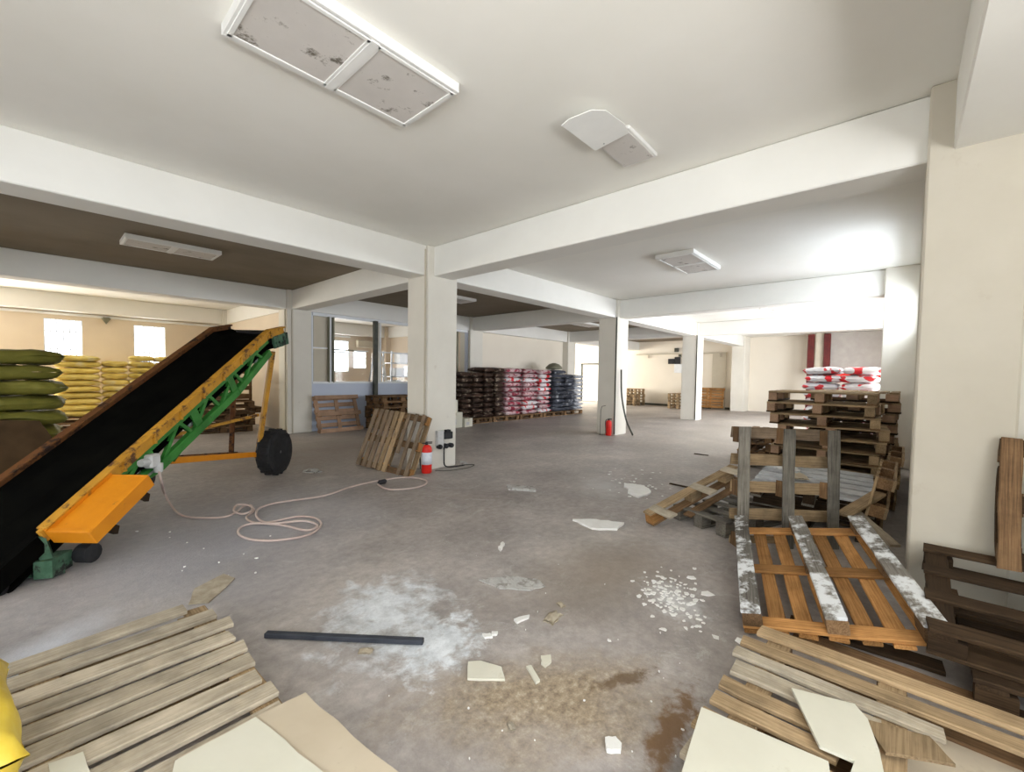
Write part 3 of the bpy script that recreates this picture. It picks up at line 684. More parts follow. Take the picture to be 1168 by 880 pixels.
# brown board leaning against them
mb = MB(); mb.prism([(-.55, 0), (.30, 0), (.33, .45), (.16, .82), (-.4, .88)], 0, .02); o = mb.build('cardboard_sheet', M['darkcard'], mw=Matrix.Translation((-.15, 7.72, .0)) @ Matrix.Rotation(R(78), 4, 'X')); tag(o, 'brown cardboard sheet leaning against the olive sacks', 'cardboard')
# row of stacks between the middle pillars
names_row = [('sack_dark', 8.32, .42, 9, .155, 'dark brown sack, %s in the first column right of the cream pillar'),
             ('sack_dark', 8.78, .42, 9, .155, 'dark brown sack, %s in the second column right of the cream pillar'),
             ('sack_dark', 9.24, .42, 10, .155, 'dark brown sack, %s in the third column right of the cream pillar'),
             ('sack_dark', 9.70, .42, 10, .155, 'brown sack, %s in the column touching the red sacks'),
             ('sack_red', 10.35, .82, 10, .155, 'red and white sack, %s of the leftmost red column'),
             ('sack_red', 11.2, .82, 10, .155, 'red and white sack, %s of the middle red column'),
             ('sack_red', 12.0, .74, 10, .153, 'red and white sack, %s in the column next to charcoal sacks'),
             ('sack_navy', 12.86, .85, 10, .155, 'charcoal sack, %s of the left charcoal column'),
             ('sack_navy', 13.55, .60, 9, .155, 'charcoal sack, %s of the right charcoal column'),
             ('sack_grey', 14.15, .62, 9, .153, 'pale grey sack, %s in the right end column')]
for x in (8.75, 10.0, 11.25, 12.5, 13.75): base_pallet(x, 9.9, 0, 'brown pallet under the sack row, %s' % {8.75: 'below the dark sacks', 10.0: 'between dark and red sacks', 11.25: 'below the red sacks', 12.5: 'between red and charcoal sacks', 13.75: 'at its right end'}[x])
for mt, x, w, n, st, lb in names_row:
    ms = [sack_mesh(w*.98, .8, .164, int(x*10)+i, mt if not (i == 2 and mt == 'sack_red') else 'sack_white') for i in range(3)]
    stack(ms, x, 9.88, .142, n, st, lb, 'sacks stacked between the middle pillars')
mb = MB(); mb.lathe([(.02, .0), (.30, .02), (.33, .06), (.30, .1), (.2, .2), (.05, .25)], 16); o = mb.build('rolled_sheet', M['olive_frame'], mw=V(13.1, 9.95, 1.70), smooth=True); tag(o, 'dark rolled cover lying on top of the charcoal sacks', 'cover')
# white and red sacks right
for x_, y_, lb in ((11.0, .62, 'white red sack, %s in the column touching the right pillar'), (11.0, 1.22, 'white red sack, %s in the left column behind tall pallets')):
    stack([sack_mesh(.9, .60, .168, int(y_*40)+i, 'sack_white') for i in range(3)], x_-.2, y_, .144, 10, .158, lb, 'white and red sacks near the right wall', jit=.05)
base_pallet(10.8, .9, 0, 'brown pallet under the white and red sacks', rz=PI/2)
# white cartons behind pillar A
for i, (px, py, w, h, zb) in enumerate(((519, 482, .28, .42, 0), (533, 481, .42, .2, 0))):
    pass
def carton(x, y, z, w, d, h, label, rz=0):
    mb = MB(); mb.box((0, 0, h/2), (w, d, h), ch=.006); o = mb.build('carton', M['cardpale'], mw=RT(x, y, z, rz)); mb = MB(); mb.box((0, 0, h+.001), (w*.98, .05, .004)); mb.box((0, -d/2-.001, h-.04), (.05, .003, .08)); mb.build('tape', M['cardboard'], o)
    mb = MB(); mb.box((-w*.15, -d/2-.002, h*.4), (w*.4, .003, h*.35)); mb.build('printed_label', M['greyplastic'], o); return tag(o, label, 'box')
carton(7.55, 9.25, 0, .5, .4, .42, 'pale carton standing on the floor just right of the cream pillar'); carton(7.5, 9.25, .42, .34, .3, .34, 'small pale carton on top of a carton beside the cream pillar')
carton(7.98, 9.2, 0, .36, .34, .24, 'low pale carton in front of the dark sacks', .2)

# ------------------------------------------------------------------ conveyor
u = V(.744, .668, 0).normalized(); ang = math.atan2(u.y, u.x)
CV = empty('belt_conveyor', Matrix.Translation((0, 4.35, 0)) @ Matrix.Rotation(ang, 4, 'Z'))
tag(CV, 'inclined belt conveyor with black belt, orange rails and green truss on wheels', 'conveyor')
W = .72
def cz(x_):     # height of the rail line
    return .30 + x_*(1.93-.30)/2.68 if x_ < 2.68 else 1.93 + (x_-2.68)*.22
def railmb(y, h, t, dz=0, x0=0.0, x1=3.03, step=.33):
    mb = MB(); xs = [x0]
    while xs[-1]+step < x1: xs.append(xs[-1]+step)
    if x0 < 2.68 < x1: xs.append(2.68)
    xs.append(x1); xs = sorted(set(xs))
    for a, b_ in zip(xs, xs[1:]): mb.beam((a, y, cz(a)+dz), (b_, y, cz(b_)+dz), t, h, up=V(0, 0, 1), ch=.004)
    return mb
mb = railmb(0, .10, .03); 
for k in range(9): mb.beam((.3+k*.3, -.02, cz(.3+k*.3)-.05), (.3+k*.3, -.02, cz(.3+k*.3)+.05), .03, .025)
mb.build('side_rail', M['orange_worn'], CV)
mb = railmb(0, .02, .07, .055); mb.build('rail_flange', M['orange_worn'], CV)
mb = railmb(W, .12, .03, .01); mb.build('side_rail', M['rust_rail_shaded'], CV)
mb = railmb(W, .02, .07, .07); mb.build('rail_flange', M['rust_rail_shaded'], CV)
# belt: troughed loop (top run and return run)
pts = []
prof = [(.02, -.0), (.12, -.045), (.36, -.06), (.60, -.045), (.70, 0)]
mb = MB(); xs = [-.25, 0, .4, .8, 1.2, 1.6, 2.0, 2.4, 2.68, 2.9, 3.02]
path = [(x_, cz(x_)+.01) for x_ in xs]
hx, hz = 3.05, cz(3.02)-.09
path += [(hx+.10*math.sin(a), hz+.10*math.cos(a)) for a in (R(20), R(60), R(100), R(140), R(180))]
path += [(x_, cz(x_)-.19) for x_ in (2.9, 2.68, 2.0, 1.2, .4, -.1)]
tx, tz = -.25, cz(-.25)-.09
path += [(tx-.1*math.sin(a), tz-.1*math.cos(a)) for a in (R(0), R(45), R(90), R(135))]
n = len(path); vs = []
for i, (px_, pz_) in enumerate(path):
    tr = 1 if i < 11 else 0
    for y_, dz in prof: vs.append(V(px_, y_, pz_+dz*tr))
fs = [(i*5+j, i*5+j+1, ((i+1) % n)*5+j+1, ((i+1) % n)*5+j) for i in range(n) for j in range(4)]
mb.add(vs, fs); bo = mb.build('belt', M['belt'], CV)
sm = bo.modifiers.new('thick', 'SOLIDIFY'); sm.thickness = .012
# drums
mb = MB(); mb.lathe([(.085, .03), (.09, .04), (.09, .68), (.085, .69)], 20, axis='y', c=(hx, 0, hz)); mb.build('head_drum', M['black'], CV, smooth=True)
mb = MB(); mb.lathe([(.085, .03), (.09, .04), (.09, .68), (.085, .69)], 20, axis='y', c=(tx, 0, tz)); mb.build('tail_drum', M['black'], CV, smooth=True)
# tail plates
for y_ in (0, W):
    mb = MB(); mb.beam((-.30, y_, cz(-.30)-.04), (.0, y_, cz(0)-.04), .02, .13); mb.build('tail_plate', M['belt'], CV)
# head plates (green) near and far
for y_ in (-.01, W+.01):
    mb = MB(); mb.beam((2.78, y_, cz(2.78)-.12), (3.12, y_, cz(3.1)-.10), .025, .16); mb.box((3.03, y_, hz), (.1, .05, .1), ch=.01)
    for q in (2.82, 2.9, 2.98): mb.tube([(q, y_-.03, cz(q)-.13), (q, y_+.03, cz(q)-.13)], .018, 8)
    mb.build('head_bracket', M['darkgreen'], CV)
# green truss, two sides
for y_ in (.03, W-.03):
    mb = MB(); ch_ = [(.55, cz(.55)-.20), (1.0, cz(1.0)-.34), (2.1, cz(2.1)-.36), (2.75, cz(2.75)-.24)]
    mb.beam((.35, y_, cz(.35)-.09), (2.7, y_, cz(2.7)-.09), .045, .05, ch=.004)
    for a, b_ in zip(ch_, ch_[1:]): mb.beam((a[0], y_, a[1]), (b_[0], y_, b_[1]), .06, .085, ch=.006)
    def cl(x_):
        for a, b_ in zip(ch_, ch_[1:]):
            if a[0] <= x_ <= b_[0]: return a[1]+(b_[1]-a[1])*(x_-a[0])/(b_[0]-a[0])
    q = .62; up_ = True
    while q < 2.6:
        q2 = q+.2
        a = (q, y_, cl(q) if up_ else cz(q)-.09); b_ = (q2, y_, cz(q2)-.09 if up_ else cl(q2)); mb.beam(a, b_, .03, .035); q = q2; up_ = not up_
    for q in (.9, 1.45, 2.0): mb.box((q, y_-.01, (cz(q)-.09+cl(q))/2), (.10, .02, .22), Matrix.Rotation(R(-31), 4, 'Y'))
    mb.build('truss', M['green'], CV)
mb = MB()
for q in (.6, 1.05, 1.5, 1.95, 2.4, 2.7): mb.beam((q, .03, cz(q)-.30 if q > .7 else cz(q)-.2), (q, W-.03, cz(q)-.30 if q > .7 else cz(q)-.2), .04, .04)
mb.build('cross_brace', M['green'], CV)
# return rollers
for q in (.8, 1.4, 2.0, 2.5):
    mb = MB(); mb.lathe([(.03, .04), (.035, .05), (.035, W-.05), (.03, W-.04)], 12, axis='y', c=(q, 0, cz(q)-.235)); mb.build('return_roller', M['steel'], CV, smooth=True)
# undercarriage: legs, struts, axle, wheels
mb = MB(); mb.beam((2.87, .27, .28), (3.06, .16, cz(2.95)-.26), .055, .055, ch=.005); mb.build('leg', M['orange_worn'], CV)
mb = MB(); mb.beam((2.87, W-.1, .30), (3.0, W-.08, cz(2.95)-.26), .05, .05, ch=.005); mb.build('leg', M['rust_rail_shaded'], CV)
mb = MB(); mb.beam((1.40, .26, .54), (2.98, .28, .32), .055, .065, ch=.005); mb.build('strut', M['orange'], CV)
mb = MB(); mb.beam((1.40, W-.12, .54), (2.98, W-.1, .32), .045, .05, ch=.005); mb.build('strut', M['rust_rail_shaded'], CV)
mb = MB(); mb.beam((1.9, W-.1, .72), (2.95, .3, .86), .03, .035); mb.build('strut', M['orange_worn'], CV)
mb = MB(); mb.beam((2.98, .1, .31), (2.98, W-.05, .31), .05, .05); mb.beam((2.98, .2, .32), (3.13, .2, .335), .05, .05); mb.build('axle', M['orange_worn'], CV)
mb = MB(); mb.beam((1.42, .26, .54), (1.3, .05, .72), .05, .05); mb.build('hanger', M['green'], CV)
mb = MB(); mb.beam((1.42, W-.12, .54), (1.3, W-.05, .72), .05, .05); mb.build('hanger', M['green'], CV)
for y_ in (.18,):
    mb = MB(); pf_ = [(.17, -.085), (.25, -.10), (.30, -.09), (.315, -.06), (.318, -.02), (.318, .02), (.315, .06), (.30, .09), (.25, .10), (.17, .085)]
    mb.lathe(pf_, 36, axis='y')
    for k in range(36):
        a = 2*PI*k/36; mb.box((.316*math.cos(a), (.04 if k % 2 else -.04), .316*math.sin(a)), (.02, .07, .03), Matrix.Rotation(-a, 4, 'Y'))
    wh = mb.build('wheel', M['rubber'], CV, mw=V(3.13, y_, .326))
    mb = MB(); mb.lathe([(.17, -.05), (.172, -.07), (.15, -.07), (.13, -.03), (.05, -.04), (.045, -.08), (.02, -.085)], 24, axis='y'); mb.lathe([(.17, .05), (.172, .07), (.15, .07), (.13, .03), (.05, .04), (.045, .08), (.02, .085)], 24, axis='y')
    mb.build('wheel_rim', M['steel'], wh, smooth=True)
# orange guard tray on the near side
mb = MB(); sl = math.atan2(1.63, 2.68); m_ = Matrix.Translation((.26, -.165, cz(.26)-.01)) @ Matrix.Rotation(-sl, 4, 'Y')
def mbx(c, d): mb.box(m_ @ V(*c), d, m_.to_3x3().to_4x4(), .003)
mbx((0, 0, .02), (.56, .30, .012)); mbx((0, -.148, -.025), (.56, .012, .11)); mbx((-.275, 0, -.025), (.012, .30, .11)); mbx((.275, 0, -.025), (.012, .30, .11)); mbx((0, .14, .035), (.56, .02, .04)); mbx((-.265, 0, .03), (.03, .30, .02))
mb.build('belt_guard', M['orange'], CV)
for q in (.16, -.16):
    mb = MB(); mb.beam(m_ @ V(q, -.12, -.05), m_ @ V(q+.09, -.06, -.2), .03, .06); mb.build('guard_bracket', M['wood_dark'], CV)
# tail foot
mb = MB(); mb.beam((.02, .04, .30), (.06, .0, .02), .09, .06); mb.beam((.02, W-.04, .30), (.06, W-.04, .02), .09, .06); mb.beam((.05, -.06, .05), (.05, W, .05), .08, .08); mb.box((.07, -.0, .08), (.2, .1, .12), Matrix.Rotation(.3, 4, 'Z')); mb.build('tail_foot', M['darkgreen'], CV)
mb = MB(); mb.lathe([(.03, 0), (.07, .01), (.07, .10), (.03, .11)], 14, axis='y', c=(.24, -.12, .09)); mb.build('caster', M['rubber'], CV)
# motor and gearbox below belt
mb = MB(); mb.lathe([(.03, 0), (.09, .02), (.1, .06), (.1, .26), (.08, .3), (.03, .3)], 20, axis='y', c=(.98, .10, .46)); mb.box((.98, .2, .60), (.16, .3, .06)); mb.box((.82, .18, .44), (.24, .2, .2), ch=.02); mb.build('motor', M['black'], CV, smooth=False)
# plug box
mb = MB(); mb.box((0, 0, 0), (.11, .08, .12), ch=.015); mb.lathe([(.03, -.08), (.035, -.05), (.035, 0)], 14, c=(.04, -.02, -.03)); mb.lathe([(.03, 0), (.035, .02), (.035, .07), (.03, .09)], 14, axis='x', c=(-.12, 0, 0)); mb.build('plug_box', M['greyplastic'], CV, mw=V(.87, -.02, .65))
mb = MB(); mb.tube([(.9, 0, .55), (.8, .0, .5), (.7, .05, .52), (.66, .1, .6)], .012, 6); mb.build('motor_lead', M['steel'], CV)

# ------------------------------------------------------------------ cable
def catmull(P, n=6, closed=False):
    P = [V(*p) for p in P]; out = []
    for i in range(len(P)-1):
        p0 = P[max(0, i-1)]; p1 = P[i]; p2 = P[i+1]; p3 = P[min(len(P)-1, i+2)]
        for k in range(n):
            t = k/n; out.append(.5*((2*p1)+(-p0+p2)*t+(2*p0-5*p1+4*p2-p3)*t*t+(-p0+3*p1-3*p2+p3)*t**3))
    out.append(P[-1]); return out
cpx = [(187, 562, .16), (194, 575, .05), (203, 586, .0), (218, 591, 0), (252, 591, 0), (268, 586, 0), (277, 579, 0.0), (286, 577, .01), (287, 583, .01), (277, 587, .01), (267, 584, 0.01), (270, 577, .02), (283, 577, .02), (290, 583, 0), (281, 591, 0), (290, 597, 0), (310, 596, 0), (340, 590, 0), (360, 592, 0), (366, 600, 0), (352, 611, 0), (320, 617, 0), (290, 617, 0), (273, 611, 0), (274, 603, 0), (290, 598, .01), (322, 600, 0), (350, 606, 0), (362, 600, .01), (345, 595, 0.01), (310, 598, .01), (294, 592, .01), (294, 582, .01), (308, 576, 0), (330, 572, 0), (370, 566, 0), (400, 556, 0), (430, 549, 0), (462, 545, 0), (482, 547, 0), (487, 551, 0), (478, 556, 0), (455, 559, 0), (440, 558, 0), (431, 553, 0)]
cw = CV.matrix_world @ V(.91, -.04, .57)
CP = [tuple(cw), tuple(cw + V(.02, -.02, -.14))] + [tuple(at(a, b_, c)+V(0, 0, .011)) for a, b_, c in cpx]
mb = MB(); mb.tube(catmull(CP, 5), .0105, 7); tag(mb.build('power_cable', M['cable'], smooth=True), 'pale pinkish power cable looping over the floor from the conveyor', 'cable')
e = CP[-1]; mb = MB(); mb.lathe([(.012, 0), (.03, .02), (.032, .1), (.02, .12)], 12, axis='x'); tag(mb.build('cable_connector', M['black'], mw=V(*e)+V(0, 0, .022)), 'black connector at the end of the floor cable', 'plug')

# ------------------------------------------------------------------ things on the pillars
def extinguisher(x, y, h, r_, mw_rz, label, lab):
    E_ = empty('fire_extinguisher', RT(x, y, 0, mw_rz)); tag(E_, label, 'fire extinguisher')
    mb = MB(); mb.lathe([(r_*.85, 0), (r_, .015), (r_, h*.76), (r_*.9, h*.82), (r_*.55, h*.87), (r_*.3, h*.885)], 24); mb.build('cylinder', M['redpaint'], E_, smooth=True)
    mb = MB(); mb.lathe([(.02, h*.88), (.02, h*.93), (.012, h*.95)], 12); mb.box((.03, 0, h*.965), (.1, .015, .014)); mb.box((.035, 0, h*.925), (.08, .015, .01)); mb.build('valve_handle', M['black'], E_)
    mb = MB(); mb.tube(catmull([(.0, .0, h*.92), (-.06, -.02, h*.93), (-r_-.03, -.03, h*.8), (-r_-.02, -.03, h*.4), (-r_-.015, -.03, h*.15)], 5), .01, 8); mb.build('hose', M['black'], E_, smooth=True)
    if lab:
        mb = MB(); mb.lathe([(r_+.001, h*.28), (r_+.0015, h*.66)], 24); mb.build('paper_label', M['paper'], E_, smooth=True)
    return E_
extinguisher(3.79, 5.19, .47, .075, -.6, 'red fire extinguisher with a white label at the foot of the cream pillar', True)
extinguisher(9.43, 5.43, .43, .072, -.6, 'plain red fire extinguisher beside the second pillar with the leaning rod', False)
mb = MB(); mb.tube([(9.34, 5.62, .0), (9.36, 5.62, .62), (9.38, 5.6, .72), (9.42, 5.52, .74)], .008, 6); tag(mb.build('extinguisher_stand', M['dark_frame']), 'thin bent metal stand above the second red extinguisher', 'stand')
EB = empty('socket_box', V(4.16, 5.31, .46)); tag(EB, 'grey socket box with black outlets on the cream pillar', 'electrical box')
mb = MB(); mb.box((-.07, -.035, .0), (.12, .07, .26), ch=.008); mb.build('enclosure', M['greyplastic'], EB)
mb = MB(); mb.box((.07, -.045, .05), (.16, .09, .11), ch=.01); mb.box((.07, -.05, .115), (.08, .06, .04)); mb.build('breaker', M['black'], EB)
for q in (-.1, .02, .12):
    mb = MB(); mb.lathe([(.032, 0), (.036, .01), (.036, .07), (.02, .08)], 14, axis='y', c=(q, -.11, -.11)); mb.box((q, -.03, -.11), (.04, .06, .04)); mb.build('socket', M['black'], EB)
mb = MB(); mb.tube(catmull([(.02, -.03, -.14), (.02, -.03, -.3), (.03, -.04, -.42), (.12, -.08, -.45), (.35, -.12, -.452)], 5), .011, 8); mb.build('lead', M['black'], EB, smooth=True)
mb = MB(); mb.tube(catmull([(3.95, 5.2, .01), (4.1, 5.05, .01), (4.4, 5.0, .01), (4.65, 5.1, .01), (4.5, 5.22, .01)], 6), .006, 6); tag(mb.build('wire', M['dark_frame'], smooth=True), 'thin loose wire on the floor below the socket box', 'wire')
mb = MB(); mb.tube(catmull([(9.66, 5.245, 1.64), (9.67, 5.22, 1.0), (9.74, 5.12, .4), (9.84, 4.98, .015)], 6), .022, 8); tag(mb.build('rod', M['dark_frame'], smooth=True), 'bent black rod leaning against the second pillar', 'rod')
# electrical boxes on the far wall
for i, (px_, py_, w_, h_, mt, lb) in enumerate(((766, 412, .32, .26, 'black', 'black switch box on the far wall'), (773, 411, .28, .36, 'black', 'taller black switch box next to the other on the far wall'), (772, 399, .2, .2, 'dark_frame', 'small dark alarm box high on the far wall'), (776, 405, .14, .14, 'dark_frame', 'tiny dark box below the alarm box on the far wall'), (775, 420, .5, .45, 'frame_white', 'pale meter cabinet below the black switch boxes'))):
    d = F + R2*((px_-CX)/FPX) - U2*((py_-CY)/FPX); t_ = 21.76/d.x; p = V(0, 0, CAMH)+d*t_
    mb = MB(); mb.box((0, 0, 0), (.1, w_, h_), ch=.01); mb.box((-.055, 0, -h_*.2), (.02, w_*.4, h_*.2)); tag(mb.build('switch_box', M[mt], mw=V(21.74, p.y, p.z)), lb, 'electrical box')
# hanging cable at corner of far wall
# red steel frame with grey panels on the far wall
FR = empty('sheet_screen', V(20.9, 1.6, 0)); tag(FR, 'dark red steel frame holding grey sheet panels near the far wall', 'screen')
def fy(px_): 
    d = F + R2*((px_-CX)/FPX) - U2*((400-CY)/FPX); return (20.9/d.x*d).y-1.6
for px_, z0 in ((925, 0), (943.5, 1.8)):
    mb = MB(); mb.box((0, fy(px_), (z0+3.3)/2), (.2, .22, 3.3-z0), ch=.01); mb.box((0, fy(px_)-.0, z0+.03), (.3, .34, .06)) if z0 == 0 else None; mb.build('post', M['redsteel'], FR)
mb = MB(); mb.box((0, (fy(930)+fy(1003))/2-.2, 1.72), (.2, fy(930)-fy(1003)+.4, .24), ch=.01); mb.build('crossbeam', M['redpaint'], FR)
mb = MB(); mb.box((.06, (fy(930)+fy(941))/2, 2.6), (.03, fy(930)-fy(941), 1.5)); mb.build('panel', M['beige'], FR)
mb = MB(); mb.box((.06, (fy(946)+fy(1005))/2-.2, 2.62), (.03, fy(946)-fy(1005)+.4, 1.45)); mb.build('panel', M['screen'], FR)

# ------------------------------------------------------------------ ceiling lights
def ceiling_light(x0, x1, y0, y1, label, n=2, z=ZC, th=.062):
    Lm = empty('ceiling_light', V((x0+x1)/2, (y0+y1)/2, z)); tag(Lm, label, 'ceiling light', 'two panel ceiling lights'); w = x1-x0; d = y1-y0
    mb = MB(); 
    for s_ in (-1, 1): mb.box((0, s_*(d/2-.012), -th/2), (w, .024, th), ch=.003); mb.box((s_*(w/2-.012), 0, -th/2), (.024, d-.05, th), ch=.003)
    mb.box((0, 0, -.006), (w-.02, d-.02, .012)); mb.box((0, 0, -th+.001), (.05, d-.04, .02)) if n == 2 else None; mb.build('housing', M['white'], Lm)
    mb = MB()
    for k in range(n):
        cx_ = -w/2+w*(k+.5)/n; ww = w/n
        for s_ in (-1, 1): mb.box((cx_, s_*(d/2-.04), -th), (ww-.03, .025, .012), ch=.002); mb.box((cx_+s_*(ww/2-.03), 0, -th), (.025, d-.06, .012), ch=.002)
    mb.build('diffuser_frame', M['white'], Lm)
    for k in range(n):
        cx_ = -w/2+w*(k+.5)/n; ww = w/n
        mb = MB(); mb.box((cx_, 0, -th+.004), (ww-.07, d-.09, .006)); mb.build('diffuser', M['diffuser'], Lm)
    return Lm
ceiling_light(.71, 1.88, 2.25, 2.88, 'large two panel ceiling light with dirty diffusers above the foreground')
ceiling_light(6.46, 7.72, 2.38, 2.97, 'two panel ceiling light on the bay beyond the cream beam')
ceiling_light(.85, 2.0, 8.2, 8.75, 'dim two panel ceiling light above the conveyor')
ceiling_light(12.7, 13.8, 2.3, 2.9, 'small looking ceiling light in the bay behind the second cross beam')
ceiling_light(6.3, 7.4, 8.1, 8.7, 'two panel ceiling light behind the cream pillar top')
ceiling_light(12.6, 13.8, 8.3, 8.9, 'two panel ceiling light above the sack row')
# broken light with hanging reflector
BL = empty('broken_ceiling_light', V(3.05, 1.78, ZC)); tag(BL, 'broken ceiling light with white reflector hanging askew next to a dirty panel', 'ceiling light')
mb = MB(); mb.box((.22, 0, -.018), (.50, .31, .034), Matrix.Rotation(R(2), 4, 'Y'), .004); mb.build('housing', M['white'], BL)
mb = MB(); mb.box((.22, 0, -.040), (.44, .27, .008), Matrix.Rotation(R(2), 4, 'Y')); mb.build('diffuser', M['diffuser'], BL)
mb = MB(); pl = [(.02, -.14), (-.10, -.17), (-.36, -.16), (-.45, -.10), (-.50, .05), (-.49, .13), (.0, .15)]
mb.prism(pl, -.006, 0, Matrix.Translation((-.02, 0, -.06)) @ Matrix.Rotation(R(-9), 4, 'X') @ Matrix.Rotation(R(-3), 4, 'Y')); mb.build('reflector', M['white'], BL)
mb = MB(); mb.tube([(.0, .05, -.0), (-.05, .05, -.08)], .005, 6); mb.build('hanger_wire', M['steel'], BL)
# little camera/fitting on window wall
mb = MB(); mb.box((0, 0, 0), (.14, .1, .05), ch=.01); mb.prism([(-.1, 0), (.1, 0), (0, -.16)], -.02, .02, Matrix.Rotation(PI/2, 4, 'X')); tag(mb.build('wall_fitting', M['olive_frame'], mw=V(1.28, 16.27, 2.83)), 'small triangular fitting on the ledge between the two barred windows', 'fitting')

# ------------------------------------------------------------------ stuff in the room behind the partition
LD = empty('step_ladder', RT(7.3, 12.6, 0, .3)); tag(LD, 'white step ladder seen through the partition glass', 'ladder')
for s_ in (-1, 1):
    mb = MB(); mb.beam((s_*.25, -.35, 0), (s_*.17, 0, 2.0), .03, .07); mb.build('rail', M['white'], LD)
    mb = MB(); mb.beam((s_*.25, .4, 0), (s_*.17, .05, 2.0), .03, .04); mb.build('rear_rail', M['steel'], LD)
for k in range(6): mb = MB(); mb.box((0, -.35+.35*(k+1)/7, 2.0*(k+1)/7), (.44-.02*k, .1, .03)); mb.build('tread', M['white'], LD)
def junk(x, y, z, w, d, h, mt, nm, label, cat, rz=0):
    mb = MB(); mb.box((0, 0, h/2), (w, d, h), ch=.01); mb.box((0, 0, h+.01), (w*1.03, d*1.03, .03), ch=.004); mb.box((0, -d/2-.01, h*.5), (w*.6, .02, h*.3)); o = mb.build(nm, M[mt], mw=RT(x, y, z, rz)); return tag(o, label, cat)
SH = empty('storage_rack', V(8.6, 12.9, 0)); tag(SH, 'grey storage rack seen through the right partition panes', 'rack')
for sx in (-.8, .8):
    for sy in (-.25, .25): mb = MB(); mb.box((sx, sy, 1.1), (.04, .04, 2.2)); mb.build('upright', M['steel'], SH)
for z_ in (.3, .9, 1.35, 1.8): mb = MB(); mb.box((0, 0, z_), (1.64, .54, .03)); mb.build('shelf', M['steel'], SH)
for i, (dx, z_, w_, h_, mt) in enumerate(((-.6, .915, .3, .3, 'white'), (-.2, .915, .35, .22, 'greyplastic'), (.3, .915, .4, .33, 'dark_frame'), (-.5, 1.365, .35, .25, 'frame_white'), (0.0, 1.365, .28, .32, 'steel'), (.5, 1.365, .3, .2, 'white'), (-.3, 1.815, .4, .28, 'white'), (.3, 1.815, .35, .4, 'beige'))):
    junk(8.6+dx, 12.8, z_, w_, .35, h_, mt, 'storage_bin', '%s bin on the %s shelf of the grey rack, %s' % ({'white': 'white', 'greyplastic': 'grey', 'dark_frame': 'dark', 'frame_white': 'bluish white', 'steel': 'metal', 'beige': 'beige'}[mt], ('second', 'second', 'second', 'third', 'third', 'third', 'top', 'top')[i], ('left', 'centre left', 'right', 'left', 'middle', 'right', 'left', 'right')[i]), 'bin')
junk(5.9, 13.6, 0, 1.1, .6, 1.0, 'greyplastic', 'cabinet', 'grey cabinet seen low through the partition glass', 'cabinet')
mb = MB(); mb.box((0, 0, 0), (.85, .22, .28), ch=.03); mb.box((0, -.112, -.09), (.75, .01, .03)); tag(mb.build('air_conditioner', M['beige'], mw=V(8.9, 16.285, 2.62)), 'long wall mounted air conditioner above the small window', 'air conditioner')

# ------------------------------------------------------------------ foreground sheets and floor debris
def sheet(name, poly, z, th, mat, label, cat, tilt=None, par=None):
    if name not in ('white_board',):
        rj = random.Random(len(label)*7+int(poly[0][0]*1000)); q2 = []
        for p, q in zip(poly, poly[1:]+poly[:1]):
            d = V(q[0]-p[0], q[1]-p[1]); n_ = V(-d.y, d.x); ks = 5 if d.length > .25 else 3; am = .07 if d.length < .6 and name in ('foam_sheet', 'paper_sheet', 'plaster_chunk') else .015
            for k in range(ks):
                t_ = k/ks; w_ = 0 if k == 0 else rj.uniform(-am, am); q2.append((p[0]+d.x*(t_+w_*.5)+n_.x*w_, p[1]+d.y*(t_+w_*.5)+n_.y*w_))
        poly = q2
    c = sum((V(*p) for p in poly), V(0, 0))/len(poly)
    mb = MB(); mb.prism([(p[0]-c.x, p[1]-c.y) for p in poly], 0, th)
    o = mb.build(name, M[mat], mw=Matrix.Translation((c.x, c.y, z)) @ (tilt or Matrix())); return tag(o, label, cat)
def gp(lst, z): return [tuple(at(a, b_, z)[:2]) for a, b_ in lst]
# cardboard on the left pallet
sheet('cardboard_sheet', [(.70, 1.76), (.76, 1.18), (.25, 1.0), (.20, 1.5), (.29, 1.765), (.5, 1.77)], .149, .006, 'cardboard', 'folded cardboard sheet covering the near corner of the left foreground pallet', 'cardboard')
sheet('cardboard_sheet', [(.52, 1.76), (.60, 1.3), (.2, 1.1), (.18, 1.5), (.28, 1.75)], .156, .005, 'cardpale', 'paler cardboard flap on top of the folded cardboard sheet', 'cardboard')
sheet('cardboard_sheet', gp([(85, 862), (95, 858), (110, 905), (60, 905), (55, 872)], .149), .149, .005, 'cardpale', 'torn pale cardboard scrap beside the yellow bag', 'cardboard')
sheet('cardboard_sheet', gp([(222, 672), (255, 655), (268, 660), (238, 688), (215, 690)], 0.0), .002, .006, 'rag', 'grey brown cardboard strip on the floor above the left foreground pallet', 'cardboard')
# yellow bag at lower left
me = sack_mesh(.5, .62, .30, 77, 'yellowfilm'); o = link('plastic_bag', me); o.matrix_world = RT(-.315, 2.17, .146, .1); tag(o, 'crumpled bright yellow plastic bag cut by the left edge', 'bag')
# boards on the right pallet
sheet('white_board', gp([(800, 806), (945, 868), (950, 905), (770, 905)], .16), .147, .014, 'cardpale', 'large pale board at the bottom right lying on the broken pallet', 'board', Matrix.Rotation(R(0), 4, 'X'))
sheet('white_board', gp([(903, 780), (975, 798), (990, 815), (1003, 850), (1015, 905), (960, 905), (975, 862), (935, 845)], .19), .163, .012, 'cardpale', 'broken pale board lying above the larger board', 'board')
sheet('plywood_piece', gp([(985, 820), (1060, 840), (1090, 872), (1010, 858)], .155), .146, .012, 'wood_tan', 'yellowish plywood offcut lower right of the broken pale board', 'board')
sheet('cardboard_sheet', gp([(995, 825), (1085, 838), (1168, 862), (1168, 905), (1020, 905)], .02), .003, .005, 'cardboard', 'brown cardboard on the floor under the lower right planks', 'cardboard')
